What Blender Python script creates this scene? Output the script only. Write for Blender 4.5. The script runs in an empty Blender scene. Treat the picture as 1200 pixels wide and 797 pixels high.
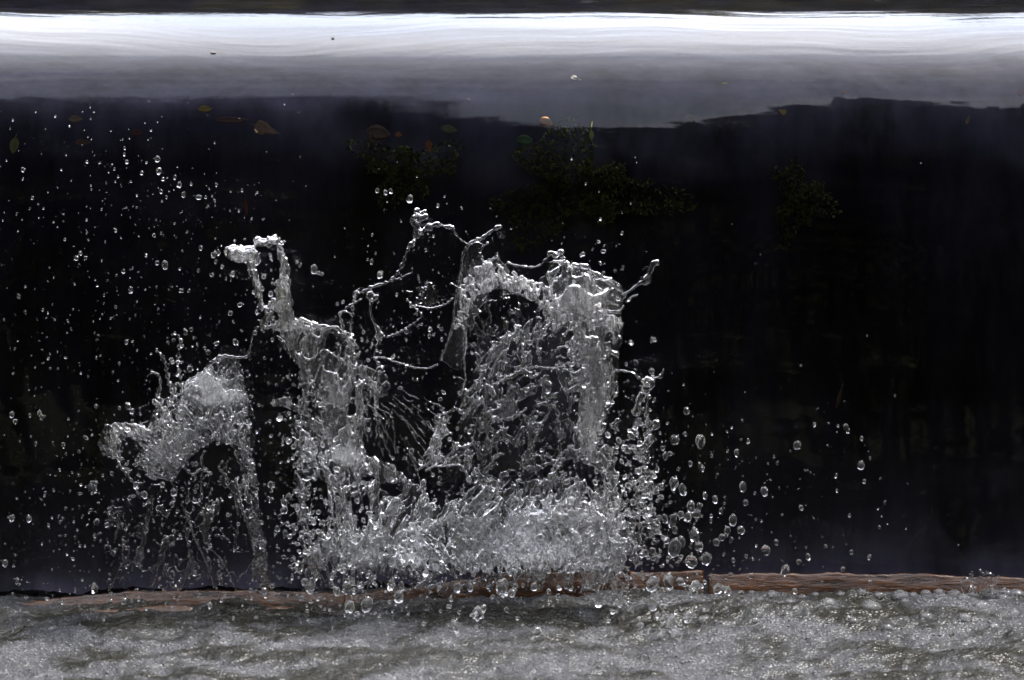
import bpy, math, random
import numpy as np
from mathutils import Vector

random.seed(7)
RNG = np.random.default_rng(11)
sc = bpy.context.scene
COL = sc.collection
R = math.radians

# ------------------------------------------------------------------ camera
DIST, PITCH, ZC = 7.0, R(9.0), 0.50
CAM = np.array([0.0, -DIST, ZC + DIST * math.tan(PITCH)])
LENS = 36.0 * (DIST / math.cos(PITCH)) / 2.0
cam_d = bpy.data.cameras.new('camera')
cam = bpy.data.objects.new('camera', cam_d)
COL.objects.link(cam)
cam.location = CAM
cam.rotation_euler = (R(90) - PITCH, 0, 0)
cam_d.lens = LENS
cam_d.sensor_width = 36
cam_d.clip_start = 0.1
cam_d.clip_end = 2000
cam_d.dof.use_dof = True
cam_d.dof.focus_distance = DIST / math.cos(PITCH) - 0.05
cam_d.dof.aperture_fstop = 4.0
sc.camera = cam

# ------------------------------------------------------------------ sky, sun, exposure
SUN_AZ, SUN_EL = R(64), R(58)          # azimuth clockwise from upstream (+Y)
w = bpy.data.worlds.new('World')
sc.world = w
w.use_nodes = True
nt = w.node_tree
nt.nodes.clear()
wo = nt.nodes.new('ShaderNodeOutputWorld')
bg = nt.nodes.new('ShaderNodeBackground')
sky = nt.nodes.new('ShaderNodeTexSky')
sky.sky_type = 'NISHITA'
sky.sun_disc = False
sky.sun_elevation = SUN_EL
sky.sun_rotation = SUN_AZ
sky.air_density = 1.0
sky.dust_density = 3.0
# broken white cloud over the blue
tc = nt.nodes.new('ShaderNodeTexCoord')
cn = nt.nodes.new('ShaderNodeTexNoise')
cn.inputs['Scale'].default_value = 3.0
cn.inputs['Detail'].default_value = 5
nt.links.new(tc.outputs['Generated'], cn.inputs['Vector'])
cr = nt.nodes.new('ShaderNodeMapRange')
cr.inputs['From Min'].default_value = 0.40
cr.inputs['From Max'].default_value = 0.60
cr.inputs['To Min'].default_value = 0.4
cr.inputs['To Max'].default_value = 0.95
nt.links.new(cn.outputs['Fac'], cr.inputs['Value'])
mixw = nt.nodes.new('ShaderNodeMix')
mixw.data_type = 'RGBA'
mixw.inputs['B'].default_value = (7.15, 7.2, 7.6, 1)
nt.links.new(cr.outputs['Result'], mixw.inputs['Factor'])
nt.links.new(sky.outputs['Color'], mixw.inputs['A'])
nt.links.new(mixw.outputs['Result'], bg.inputs['Color'])
bg.inputs['Strength'].default_value = 0.15
nt.links.new(bg.outputs['Background'], wo.inputs['Surface'])

sun_d = bpy.data.lights.new('sun', 'SUN')
sun_d.energy = 2.0
sun_d.angle = R(7)
sun_d.color = (1.0, 0.97, 0.93)
sun = bpy.data.objects.new('sun', sun_d)
COL.objects.link(sun)
sdir = Vector((math.sin(SUN_AZ) * math.cos(SUN_EL), math.cos(SUN_AZ) * math.cos(SUN_EL), math.sin(SUN_EL)))
sun.rotation_euler = sdir.to_track_quat('Z', 'Y').to_euler()
sun.location = sdir * 30

sc.view_settings.view_transform = 'Standard'
sc.view_settings.look = 'None'
sc.view_settings.exposure = 2.0
sc.view_settings.gamma = 1
sc.view_settings.use_curve_mapping = False
sc.render.engine = 'CYCLES'
sc.cycles.max_bounces = 8
sc.cycles.diffuse_bounces = 1
sc.cycles.glossy_bounces = 4
sc.cycles.transmission_bounces = 7
sc.cycles.transparent_max_bounces = 8
sc.cycles.sample_clamp_indirect = 8
sc.cycles.blur_glossy = 0.3
sc.cycles.use_denoising = True
sc.cycles.use_adaptive_sampling = True
sc.cycles.adaptive_threshold = 0.03

# ------------------------------------------------------------------ helpers
CP, SP = math.cos(PITCH), math.sin(PITCH)


def P(px, py, Y):
    """world point on the vertical plane y=Y seen at photo pixel (1200x797)"""
    px = np.asarray(px, float)
    py = np.asarray(py, float)
    k = 36.0 / 1200.0 / LENS
    u = (px - 600) * k
    v = (398.5 - py) * k
    dx, dy, dz = u, CP + v * SP, -SP + v * CP
    t = (np.asarray(Y, float) - CAM[1]) / dy
    return np.stack([CAM[0] + dx * t, CAM[1] + dy * t, CAM[2] + dz * t], -1)


def screen_y(Y, z):
    ry, rz = Y - CAM[1], z - CAM[2]
    d = ry * CP - rz * SP
    u = ry * SP + rz * CP
    return 398.5 - u / d * LENS / 36.0 * 1200.0


PX = 1.0 / 600.0        # metres per photo pixel near the weir


def vnoise(x, y, seed=0):
    x = np.asarray(x, float)
    y = np.asarray(y, float)
    xi = np.floor(x).astype(np.int64)
    yi = np.floor(y).astype(np.int64)
    xf, yf = x - xi, y - yi

    def h(a, b):
        n = (a * 374761393 + b * 668265263 + seed * 974634777) & 0xFFFFFFFF
        n = ((n ^ (n >> 13)) * 1274126177) & 0xFFFFFFFF
        n = (n ^ (n >> 16)) & 0xFFFFFFFF
        ang = n / 4294967296.0 * 2 * np.pi
        return np.cos(ang), np.sin(ang)
    ux = xf * xf * xf * (xf * (xf * 6 - 15) + 10)
    uy = yf * yf * yf * (yf * (yf * 6 - 15) + 10)

    def g(ox, oy):
        a, b = h(xi + ox, yi + oy)
        return a * (xf - ox) + b * (yf - oy)
    n0 = g(0, 0) * (1 - ux) + g(1, 0) * ux
    n1 = g(0, 1) * (1 - ux) + g(1, 1) * ux
    return (n0 * (1 - uy) + n1 * uy) * 1.5


def fbm(x, y, seed=0, octv=3, lac=2.0, gain=0.5):
    s, a, t = 0, 1.0, 0
    for o in range(octv):
        s = s + a * vnoise(x * lac ** o, y * lac ** o, seed + o * 17)
        t += a
        a *= gain
    return s / t


def mesh_obj(name, verts, faces, mat, parent=None, smooth=True, attrs=None, flip=False):
    if flip:
        faces = faces[:, ::-1]
    me = bpy.data.meshes.new(name)
    verts = np.asarray(verts, np.float32)
    if isinstance(faces, np.ndarray):
        n, k = faces.shape
        me.vertices.add(len(verts))
        me.vertices.foreach_set('co', verts.ravel())
        me.loops.add(n * k)
        me.loops.foreach_set('vertex_index', faces.astype(np.int32).ravel())
        me.polygons.add(n)
        me.polygons.foreach_set('loop_start', np.arange(0, n * k, k, dtype=np.int32))
        me.polygons.foreach_set('loop_total', np.full(n, k, np.int32))
        me.update(calc_edges=True)
        me.validate()
    else:
        me.from_pydata([tuple(v) for v in verts], [], faces)
    if smooth:
        me.polygons.foreach_set('use_smooth', np.ones(len(me.polygons), bool))
    if attrs:
        for k_, v_ in attrs.items():
            at = me.attributes.new(k_, 'FLOAT', 'POINT')
            at.data.foreach_set('value', np.asarray(v_, np.float32))
    if mat:
        me.materials.append(mat)
    o = bpy.data.objects.new(name, me)
    COL.objects.link(o)
    if parent:
        o.parent = parent
        o.location = -np.array(parent.location)
    return o


def tag(o, label=None, cat=None, group=None, kind=None):
    if label:
        o['label'] = label
    if cat:
        o['category'] = cat
    if group:
        o['group'] = group
    if kind:
        o['kind'] = kind
    return o


def empty(name, loc, label, cat, group=None):
    o = bpy.data.objects.new(name, None)
    o.empty_display_size = 0.05
    COL.objects.link(o)
    o.location = [float(a) for a in loc]
    return tag(o, label, cat, group)


def grid_faces(nu, nv):
    i = np.arange(nu * nv).reshape(nu, nv)
    return np.stack([i[:-1, :-1].ravel(), i[1:, :-1].ravel(), i[1:, 1:].ravel(), i[:-1, 1:].ravel()], -1)


# ------------------------------------------------------------------ materials
def new_mat(name):
    m = bpy.data.materials.new(name)
    m.use_nodes = True
    m.node_tree.nodes.clear()
    return m, m.node_tree


def N(t, typ, **kw):
    n = t.nodes.new(typ)
    for k, v in kw.items():
        if k in n.inputs:
            n.inputs[k].default_value = v
        else:
            setattr(n, k, v)
    return n


def coords(t, scale=(1, 1, 1), out='Object'):
    c = N(t, 'ShaderNodeTexCoord')
    m = N(t, 'ShaderNodeMapping')
    m.inputs['Scale'].default_value = scale
    t.links.new(c.outputs[out], m.inputs['Vector'])
    return m.outputs['Vector']


def mat_sheet():
    """clear water of the falling sheet: Fresnel mirror over tinted see-through water"""
    m, t = new_mat('falling_water')
    o = N(t, 'ShaderNodeOutputMaterial')
    fr = N(t, 'ShaderNodeFresnel', IOR=1.333)
    gl = N(t, 'ShaderNodeBsdfGlossy', Roughness=0.04, Color=(1, 1, 1, 1))
    tr = N(t, 'ShaderNodeBsdfTransparent', Color=(0.45, 0.46, 0.52, 1))
    mx = N(t, 'ShaderNodeMixShader')
    nz = N(t, 'ShaderNodeTexNoise', Scale=1.0, Detail=4.0, Roughness=0.6)
    t.links.new(coords(t, (9, 45, 45)), nz.inputs['Vector'])
    nz2 = N(t, 'ShaderNodeTexNoise', Scale=1.0, Detail=3.0, Roughness=0.6)
    t.links.new(coords(t, (60, 60, 8)), nz2.inputs['Vector'])
    b1 = N(t, 'ShaderNodeBump', Strength=0.06, Distance=0.004)
    b2 = N(t, 'ShaderNodeBump', Strength=0.06, Distance=0.004)
    t.links.new(nz.outputs['Fac'], b1.inputs['Height'])
    t.links.new(nz2.outputs['Fac'], b2.inputs['Height'])
    t.links.new(b1.outputs['Normal'], b2.inputs['Normal'])
    for n in (fr, gl):
        t.links.new(b2.outputs['Normal'], n.inputs['Normal'])
    t.links.new(fr.outputs['Fac'], mx.inputs['Fac'])
    t.links.new(tr.outputs[0], mx.inputs[1])
    t.links.new(gl.outputs[0], mx.inputs[2])
    t.links.new(mx.outputs[0], o.inputs['Surface'])
    return m


def mat_river():
    m, t = new_mat('river_water')
    o = N(t, 'ShaderNodeOutputMaterial')
    p = N(t, 'ShaderNodeBsdfPrincipled', Roughness=0.02, IOR=1.333)
    p.inputs['Base Color'].default_value = (0.012, 0.013, 0.010, 1)
    nz = N(t, 'ShaderNodeTexNoise', Scale=1.0, Detail=3.0)
    t.links.new(coords(t, (1.5, 8, 1)), nz.inputs['Vector'])
    b = N(t, 'ShaderNodeBump', Strength=0.1, Distance=0.01)
    t.links.new(nz.outputs['Fac'], b.inputs['Height'])
    t.links.new(b.outputs['Normal'], p.inputs['Normal'])
    t.links.new(p.outputs[0], o.inputs['Surface'])
    return m


def mat_drop():
    """river water: clear with a trace of turbidity"""
    m, t = new_mat('clear_water')
    o = N(t, 'ShaderNodeOutputMaterial')
    g = N(t, 'ShaderNodeBsdfGlass', Roughness=0.0, IOR=1.333, Color=(1, 1, 1, 1))
    df = N(t, 'ShaderNodeBsdfDiffuse', Color=(0.8, 0.8, 0.8, 1))
    mx = N(t, 'ShaderNodeMixShader', Fac=0.03)
    t.links.new(g.outputs[0], mx.inputs[1])
    t.links.new(df.outputs[0], mx.inputs[2])
    t.links.new(mx.outputs[0], o.inputs['Surface'])
    return m


def mat_splash():
    """glassy water, aerated where the air attribute is high"""
    m, t = new_mat('splash_water')
    o = N(t, 'ShaderNodeOutputMaterial')
    g = N(t, 'ShaderNodeBsdfGlass', Roughness=0.015, IOR=1.333, Color=(0.985, 0.985, 0.99, 1))
    df = N(t, 'ShaderNodeBsdfDiffuse', Color=(0.82, 0.82, 0.83, 1))
    tl = N(t, 'ShaderNodeBsdfTranslucent', Color=(0.82, 0.82, 0.83, 1))
    ms = N(t, 'ShaderNodeMixShader', Fac=0.45)
    t.links.new(df.outputs[0], ms.inputs[1])
    t.links.new(tl.outputs[0], ms.inputs[2])
    nz = N(t, 'ShaderNodeTexNoise', Scale=1.0, Detail=3.0, Roughness=0.65, Distortion=0.6)
    t.links.new(coords(t, (260, 260, 120)), nz.inputs['Vector'])
    b = N(t, 'ShaderNodeBump', Strength=0.8, Distance=0.003)
    ar = N(t, 'ShaderNodeAttribute', attribute_name='rough')
    bs_ = N(t, 'ShaderNodeMath', operation='MULTIPLY')
    bs_.inputs[1].default_value = 0.22
    bs_.use_clamp = True
    t.links.new(ar.outputs['Fac'], bs_.inputs[0])
    t.links.new(bs_.outputs[0], b.inputs['Strength'])
    t.links.new(nz.outputs['Fac'], b.inputs['Height'])
    t.links.new(b.outputs['Normal'], g.inputs['Normal'])
    t.links.new(b.outputs['Normal'], df.inputs['Normal'])
    at = N(t, 'ShaderNodeAttribute', attribute_name='air')
    nz2 = N(t, 'ShaderNodeTexNoise', Scale=1.0, Detail=4.0, Roughness=0.7, Distortion=1.0)
    t.links.new(coords(t, (150, 150, 60)), nz2.inputs['Vector'])
    mr = N(t, 'ShaderNodeMapRange')
    mr.inputs['From Min'].default_value = 0.50
    mr.inputs['From Max'].default_value = 0.64
    mr.inputs['To Min'].default_value = 0.06
    t.links.new(nz2.outputs['Fac'], mr.inputs['Value'])
    mu = N(t, 'ShaderNodeMath', operation='MULTIPLY')
    mu.use_clamp = True
    t.links.new(at.outputs['Fac'], mu.inputs[0])
    t.links.new(mr.outputs['Result'], mu.inputs[1])
    mx = N(t, 'ShaderNodeMixShader')
    t.links.new(mu.outputs[0], mx.inputs['Fac'])
    t.links.new(g.outputs[0], mx.inputs[1])
    t.links.new(ms.outputs[0], mx.inputs[2])
    t.links.new(mx.outputs[0], o.inputs['Surface'])
    return m


def mat_pool():
    m, t = new_mat('frothy_pool')
    o = N(t, 'ShaderNodeOutputMaterial')
    wtr = N(t, 'ShaderNodeBsdfPrincipled', Roughness=0.36, IOR=1.333)
    wtr.inputs['Base Color'].default_value = (0.013, 0.0125, 0.009, 1)
    fo = N(t, 'ShaderNodeBsdfPrincipled', Roughness=0.42, IOR=1.333)
    fo.inputs['Base Color'].default_value = (0.056, 0.057, 0.061, 1)
    at = N(t, 'ShaderNodeAttribute', attribute_name='foam')
    vz = N(t, 'ShaderNodeTexVoronoi', Scale=170.0)
    t.links.new(coords(t), vz.inputs['Vector'])
    nz = N(t, 'ShaderNodeTexNoise', Scale=1.0, Detail=5.0, Roughness=0.75)
    t.links.new(coords(t, (60, 60, 60)), nz.inputs['Vector'])
    a1 = N(t, 'ShaderNodeMath', operation='SUBTRACT')
    a1.inputs[1].default_value = 0.5
    t.links.new(nz.outputs['Fac'], a1.inputs[0])
    a2 = N(t, 'ShaderNodeMath', operation='MULTIPLY_ADD')
    a2.inputs[1].default_value = 1.7
    t.links.new(a1.outputs[0], a2.inputs[0])
    t.links.new(at.outputs['Fac'], a2.inputs[2])
    a2.use_clamp = True
    b = N(t, 'ShaderNodeBump', Strength=0.55, Distance=0.004)
    t.links.new(vz.outputs['Distance'], b.inputs['Height'])
    b.invert = True
    t.links.new(b.outputs['Normal'], fo.inputs['Normal'])
    t.links.new(b.outputs['Normal'], wtr.inputs['Normal'])
    mx = N(t, 'ShaderNodeMixShader')
    t.links.new(a2.outputs[0], mx.inputs['Fac'])
    t.links.new(wtr.outputs[0], mx.inputs[1])
    t.links.new(fo.outputs[0], mx.inputs[2])
    t.links.new(mx.outputs[0], o.inputs['Surface'])
    return m


def mat_bubble():
    m, t = new_mat('bubble_film')
    o = N(t, 'ShaderNodeOutputMaterial')
    fr = N(t, 'ShaderNodeFresnel', IOR=1.30)
    gl = N(t, 'ShaderNodeBsdfGlossy', Roughness=0.02, Color=(1, 1, 1, 1))
    tr = N(t, 'ShaderNodeBsdfTransparent', Color=(0.93, 0.93, 0.93, 1))
    df = N(t, 'ShaderNodeBsdfDiffuse', Color=(0.7, 0.7, 0.72, 1))
    m1 = N(t, 'ShaderNodeMixShader', Fac=0.12)
    t.links.new(tr.outputs[0], m1.inputs[1])
    t.links.new(df.outputs[0], m1.inputs[2])
    mx = N(t, 'ShaderNodeMixShader')
    t.links.new(fr.outputs[0], mx.inputs['Fac'])
    t.links.new(m1.outputs[0], mx.inputs[1])
    t.links.new(gl.outputs[0], mx.inputs[2])
    t.links.new(mx.outputs[0], o.inputs['Surface'])
    return m


def mat_froth():
    m, t = new_mat('froth')
    o = N(t, 'ShaderNodeOutputMaterial')
    p = N(t, 'ShaderNodeBsdfPrincipled', Roughness=0.3, IOR=1.333)
    p.inputs['Base Color'].default_value = (0.11, 0.11, 0.116, 1)
    t.links.new(p.outputs[0], o.inputs['Surface'])
    return m


def mat_noise(name, c1, c2, scale, rough=0.7, bump=0.3, dist=0.01, stretch=(1, 1, 1), spec=0.5):
    m, t = new_mat(name)
    o = N(t, 'ShaderNodeOutputMaterial')
    p = N(t, 'ShaderNodeBsdfPrincipled', Roughness=rough)
    p.inputs['Specular IOR Level'].default_value = spec
    nz = N(t, 'ShaderNodeTexNoise', Scale=scale, Detail=6.0, Roughness=0.65)
    t.links.new(coords(t, stretch), nz.inputs['Vector'])
    rp = N(t, 'ShaderNodeValToRGB')
    rp.color_ramp.elements[0].position = 0.33
    rp.color_ramp.elements[1].position = 0.67
    rp.color_ramp.elements[0].color = (*c1, 1)
    rp.color_ramp.elements[1].color = (*c2, 1)
    t.links.new(nz.outputs['Fac'], rp.inputs['Fac'])
    t.links.new(rp.outputs['Color'], p.inputs['Base Color'])
    b = N(t, 'ShaderNodeBump', Strength=bump, Distance=dist)
    t.links.new(nz.outputs['Fac'], b.inputs['Height'])
    t.links.new(b.outputs['Normal'], p.inputs['Normal'])
    t.links.new(p.outputs[0], o.inputs['Surface'])
    return m


M_SHEET, M_RIVER, M_DROP, M_SPLASH, M_POOL, M_BUB = mat_sheet(), mat_river(), mat_drop(), mat_splash(), mat_pool(), mat_bubble()
M_FROTH = mat_froth()
M_STONE = mat_noise('wet_stone_sky_tint', (0.008, 0.0077, 0.0105), (0.062, 0.058, 0.077), 1.5, 0.85, 0.05, 0.02, (4.5, 4.5, 0.7), 0.1)  # lilac tone and streaks stand in for sky reflected on the rippled fall
M_WOOD = mat_noise('wet_brown_wood', (0.009, 0.0034, 0.0008), (0.098, 0.036, 0.0095), 7, 0.25, 0.7, 0.006, (1.6, 9, 9))
M_BANK = mat_noise('bank_grass', (0.020, 0.024, 0.008), (0.05, 0.05, 0.018), 1.5, 0.9, 0.5, 0.1)
M_WOODLAND = mat_noise('woodland_leaves', (0.026, 0.025, 0.003), (0.070, 0.060, 0.007), 0.8, 0.9, 0.0, spec=0.2)
M_MOSS = mat_noise('dark_moss', (0.03, 0.042, 0.010), (0.15, 0.165, 0.04), 40, 0.8, 0.0, spec=0.2)

# ------------------------------------------------------------------ the weir: profile of the falling sheet
H = 1.167
# tilt of the surface (degrees) against its place in the picture's height
TILT_Y = [-5, 8, 13, 17, 28, 45, 62, 78, 90, 102, 114, 140, 200, 320, 480, 720]
TILT_S = [0.0, 0.8, 4.0, 6.2, 8.5, 12.5, 19, 31, 43, 55, 63, 70, 77, 81.5, 84.5, 87]
Y0, dl = 1.2, 0.003
for _ in range(8):                       # a few passes so that the foot of the fall lands at y = 0.02
    prof, s, Yp, zp = [], 0.0, Y0, H
    while zp > -0.04:
        prof.append((Yp, zp, s))
        s = R(float(np.interp(screen_y(Yp, zp), TILT_Y, TILT_S)))
        Yp -= math.cos(s) * dl
        zp -= math.sin(s) * dl
    if abs(prof[-1][0] - 0.02) > 0.003:
        H -= (0.02 - prof[-1][0]) * 0.062
prof = [p_ for p_ in prof if p_[2] > 0]
prof = np.array(prof)
print('base Y', prof[-1])
LIPY = prof[0, 0]
flat = np.array([(LIPY + d, H, 0.0) for d in np.arange(2.6, 0, -0.012)])
PROF = np.vstack([flat, prof])
LEN = np.concatenate([[0], np.cumsum(np.hypot(np.diff(PROF[:, 0]), np.diff(PROF[:, 1])))])
LEN -= LEN[len(flat)]            # zero at the lip
PY = screen_y(PROF[:, 0], PROF[:, 1])
print('profile lipY %.3f  py lip %.1f  py@63deg %.1f' % (LIPY, PY[len(flat)], np.interp(R(63), PROF[len(flat):, 2], PY[len(flat):])))

xs = np.concatenate([np.linspace(-4.5, -1.25, 40)[:-1], np.arange(-1.25, 1.25, 0.0045), np.linspace(1.25, 4.5, 40)])
LX, LL = np.meshgrid(xs, LEN, indexing='ij')
YY = np.broadcast_to(PROF[:, 0], LX.shape)
ZZ = np.broadcast_to(PROF[:, 1], LX.shape)
SS = np.broadcast_to(PROF[:, 2], LX.shape)
NY, NZ = -np.sin(SS), np.cos(SS)


def sstep(a, b, x):
    t = np.clip((x - a) / (b - a), 0, 1)
    return t * t * (3 - 2 * t)


LE = [float(np.interp(v_, PY[len(flat):], LEN[len(flat):])) for v_ in (95, 160, 175)]
BULGES = [(0.17, 0.30, 0.012), (0.74, 0.20, -0.006), (-0.60, 0.35, -0.003)]


def nappe_disp(x, l):
    # long shallow wavelets lying across the flow on the bend
    d = 0.00095 * fbm(x * 1.9, l * 17 + 2.0 * vnoise(x * 1.1, l * 1.3, 61) + 0.5 * vnoise(x * 4.0, l * 5, 63), 3, 3) * sstep(0.0, 0.25, l) * (1 - 0.5 * sstep(1.3, 1.5, l))
    d = d + 0.0016 * fbm(x * 1.4, l * 7 + 0.3 * x, 9, 2) * sstep(0.7, 1.0, l)
    # the bulge that pulls the edge of the sky's mirror image down right of the middle
    le = LE[1]
    for (bx_, bs, amp_) in BULGES:
        d = d + amp_ * np.exp(-((x - bx_) / bs) ** 2 - ((l - le) / 0.055) ** 2)
    d = d + 0.004 * vnoise(x * 2.6, x * 0 + 4.0, 55) * np.exp(-((l - le) / 0.05) ** 2)
    # soft grey swells on the dark upper fall at the left
    d = d + 0.0040 * fbm(x * 3.0, l * 9, 57, 2) * sstep(-0.1, -0.6, x) * np.exp(-((l - LE[2]) / 0.08) ** 2)
    # oblique folds at the right
    q = (x - 0.62) * 0.8 - (l - LE[0]) * 0.6
    fold = sstep(0.35, 0.8, x) * np.exp(-((l - LE[0]) / 0.08) ** 2)
    d = d + fold * 0.0030 * fbm(q * 6 + 0.8 * vnoise(x * 3, l * 9, 5), (x + l) * 2.5, 21, 3)
    # streaks that grow down the fall
    fall = sstep(LE[1], LE[1] + 0.5, l)
    side = 0.9 + 1.3 * sstep(0.55, 0.95, x) + 0.7 * sstep(-0.75, -1.0, x)
    wob = 0.25 * vnoise(x * 2.0, l * 2.5, 31)
    d = d + fall * side * (0.0040 * fbm(x * 8 + wob, l * 1.5, 41, 3) + 0.0014 * fbm(x * 30 + 2 * wob, l * 5.0, 43, 2))
    # ring made by a falling drop
    rx, rl = x - float(P(352, 132, 0.2)[0]), (l - np.interp(132, PY[len(flat):], LEN[len(flat):])) * 1.5
    rr = np.hypot(rx, rl)
    d = d + 0.0010 * np.sin(rr / 0.0052 * math.pi) * np.exp(-(rr / 0.016) ** 2)
    return d


DD = nappe_disp(LX, LL)
V = np.stack([LX, YY + NY * DD, ZZ + NZ * DD], -1).reshape(-1, 3)
F = grid_faces(len(xs), len(LEN))
o = mesh_obj('waterfall', V, F, M_SHEET, flip=True)
tag(o, 'dark glassy sheet of water curving over the weir crest', 'waterfall', kind='structure')

# stone wall under the sheet
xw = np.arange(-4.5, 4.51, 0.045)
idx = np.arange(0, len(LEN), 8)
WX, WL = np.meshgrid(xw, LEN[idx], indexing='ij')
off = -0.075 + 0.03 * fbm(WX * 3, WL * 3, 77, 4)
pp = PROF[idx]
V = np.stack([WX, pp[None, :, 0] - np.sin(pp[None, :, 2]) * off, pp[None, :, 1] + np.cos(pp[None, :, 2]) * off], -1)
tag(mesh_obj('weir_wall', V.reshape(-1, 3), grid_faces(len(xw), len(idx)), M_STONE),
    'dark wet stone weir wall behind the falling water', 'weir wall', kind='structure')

# river above
V = np.array([[-60, LIPY + 2.59, H], [60, LIPY + 2.59, H], [60, 26, H], [-60, 26, H]])
tag(mesh_obj('river', V, np.array([[0, 1, 2, 3]]), M_RIVER, smooth=False), kind='structure')

# ------------------------------------------------------------------ banks, ground and woods (mirrored in the water; side woods added to cut skylight)
def terrain(name, x0, x1, y0, y1, nx, ny, zf, mat):
    gx, gy = np.meshgrid(np.linspace(x0, x1, nx), np.linspace(y0, y1, ny), indexing='ij')
    z = zf(gx, gy)
    return tag(mesh_obj(name, np.stack([gx, gy, z], -1).reshape(-1, 3), grid_faces(nx, ny), mat), kind='structure')


far_z = lambda x, y: H - 0.3 + 1.6 * sstep(22, 32, y) + 0.5 * fbm(x * 0.1, y * 0.1, 5, 3)
near_z = lambda x, y: -0.4 + 2.2 * sstep(-10, -17, y) + 0.3 * fbm(x * 0.2, y * 0.2, 6, 3)
terrain('far_bank', -90, 90, 21, 120, 90, 40, far_z, M_BANK)
terrain('near_bank', -60, 60, -9, -90, 80, 40, near_z, M_BANK)
for sgn, nm in ((-1, 'left_bank'), (1, 'right_bank')):
    gx, gy = np.meshgrid(np.linspace(4.4, 60, 40), np.linspace(-60, 22, 60), indexing='ij')
    z = -0.5 + 2.1 * sstep(4.4, 5.2, gx) + 0.15 * fbm(gx * 0.5, gy * 0.5, 8, 3)
    tag(mesh_obj(nm, np.stack([gx * sgn, gy, z], -1).reshape(-1, 3), grid_faces(40, 60), M_BANK), kind='structure')


def woods(name, n, box, zf, hf, size, label, tp=0.8):
    x = RNG.uniform(min(box[:2]), max(box[:2]), n)
    y = RNG.uniform(box[2], box[3], n)
    h = hf(x, y)
    z = zf(x, y) + h * RNG.uniform(0, 1, n) ** tp
    c = np.stack([x, y, z], -1)
    a = RNG.normal(size=(n, 3))
    a /= np.linalg.norm(a, axis=1)[:, None]
    b = np.cross(a, RNG.normal(size=(n, 3)))
    b /= np.linalg.norm(b, axis=1)[:, None]
    sz = size * RNG.uniform(0.5, 1.3, n)[:, None]
    V = np.stack([c - a * sz, c - b * sz * 0.6, c + a * sz, c + b * sz * 0.6], 1).reshape(-1, 3)
    tag(mesh_obj(name, V, np.arange(4 * n).reshape(n, 4), M_WOODLAND, smooth=False), label, 'woodland', kind='stuff')


woods('far_woodland', 22000, (-45, 45, 24, 36), far_z, lambda x, y: 6.6 + 2.0 * fbm(x * 0.12, y * 0.1, 71, 3), 0.7,
      'olive green riverside woodland mirrored at the upstream edge')
woods('near_woodland', 30000, (-26, 26, -22, -13), near_z, lambda x, y: 15.0 + 6.0 * fbm(x * 0.12, y * 0.1, 72, 3), 0.6,
      'dark woodland on the bank behind the viewer', 1.5)

for sgn, nm in ((-1, 'left'), (1, 'right')):  # unseen woods added at the sides to block skylight from pool and splash
    woods(nm + '_shade_woods', 9000, (5.2 * sgn, 10 * sgn, -14, 24), lambda x, y: 1.4 + 0 * x, lambda x, y: 5.0 + 2.5 * fbm(x * 0.2, y * 0.15, 73, 3), 0.45,
          'dark trees added along the %s bank, out of frame, to cut skylight' % nm)

# ------------------------------------------------------------------ pool with froth
def foam_level(x, y):
    wx_, wy_ = 0.10 * fbm(x * 3, y * 3, 111, 2), 0.10 * fbm(x * 3, y * 3, 113, 2)
    f = 0.38 + 1.55 * fbm((x + wx_) * 5, (y + wy_) * 6.5, 101, 3) + 0.75 * fbm((x + wx_) * 16, (y + wy_) * 20, 103, 3)
    f = f + 0.22 * sstep(-0.35, -0.95, y)
    f = f - 0.35 * np.exp(-((x + 0.10) / 0.22) ** 2 - ((y + 0.20) / 0.09) ** 2)
    f = f - 0.30 * sstep(-0.05, -0.55, x) * np.exp(-((y + 0.14) / 0.09) ** 2)
    f = f + 0.45 * np.exp(-((x + 0.95) / 0.16) ** 2 - ((y + 0.42) / 0.2) ** 2)
    f = f + 0.35 * np.exp(-((x - 0.35) / 0.25) ** 2 - ((y + 0.6) / 0.3) ** 2)
    f = f * (1 - sstep(-1.3, -2.6, y)) - 0.6 * sstep(-1.3, -2.6, y)      # the froth dies out downstream
    return np.clip(f, -0.6, 1.2)


def pool_z(x, y):
    z = -0.006 - 0.010 * sstep(-0.7, -0.95, x) + 0.023 * sstep(-0.35, 0.30, x) * np.exp(-((y + 0.1) / 0.25) ** 2)
    z = z + 0.017 * fbm(x * 3.2, y * 4.5, 201, 2) + 0.013 * fbm(x * 10, y * 11, 203, 2)
    z = z + 0.0055 * fbm(x * 42, y * 42, 207, 2) + 0.0015 * vnoise(x * 105, y * 105, 211)
    return z


gx = np.concatenate([np.linspace(-4.4, -1.2, 30)[:-1], np.arange(-1.2, 1.2, 0.0042), np.linspace(1.2, 4.4, 30)])
gy = np.concatenate([np.linspace(-9.4, -1.3, 40)[:-1], np.arange(-1.3, 0.06, 0.0042)])
GX, GY = np.meshgrid(gx, gy, indexing='ij')
V = np.stack([GX, GY, pool_z(GX, GY)], -1).reshape(-1, 3)
tag(mesh_obj('pool_water', V, grid_faces(len(gx), len(gy)), M_POOL, attrs={'foam': foam_level(GX, GY).ravel()}), kind='structure')


def ico(sub):
    import bmesh
    bm = bmesh.new()
    bmesh.ops.create_icosphere(bm, subdivisions=sub, radius=1)
    v = np.array([tuple(a.co) for a in bm.verts])
    f = np.array([[a.index for a in fc.verts] for fc in bm.faces])
    bm.free()
    return v, f


ICO1, ICO2, ICO3, ICO4 = ico(1), ico(2), ico(3), ico(4)


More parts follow.
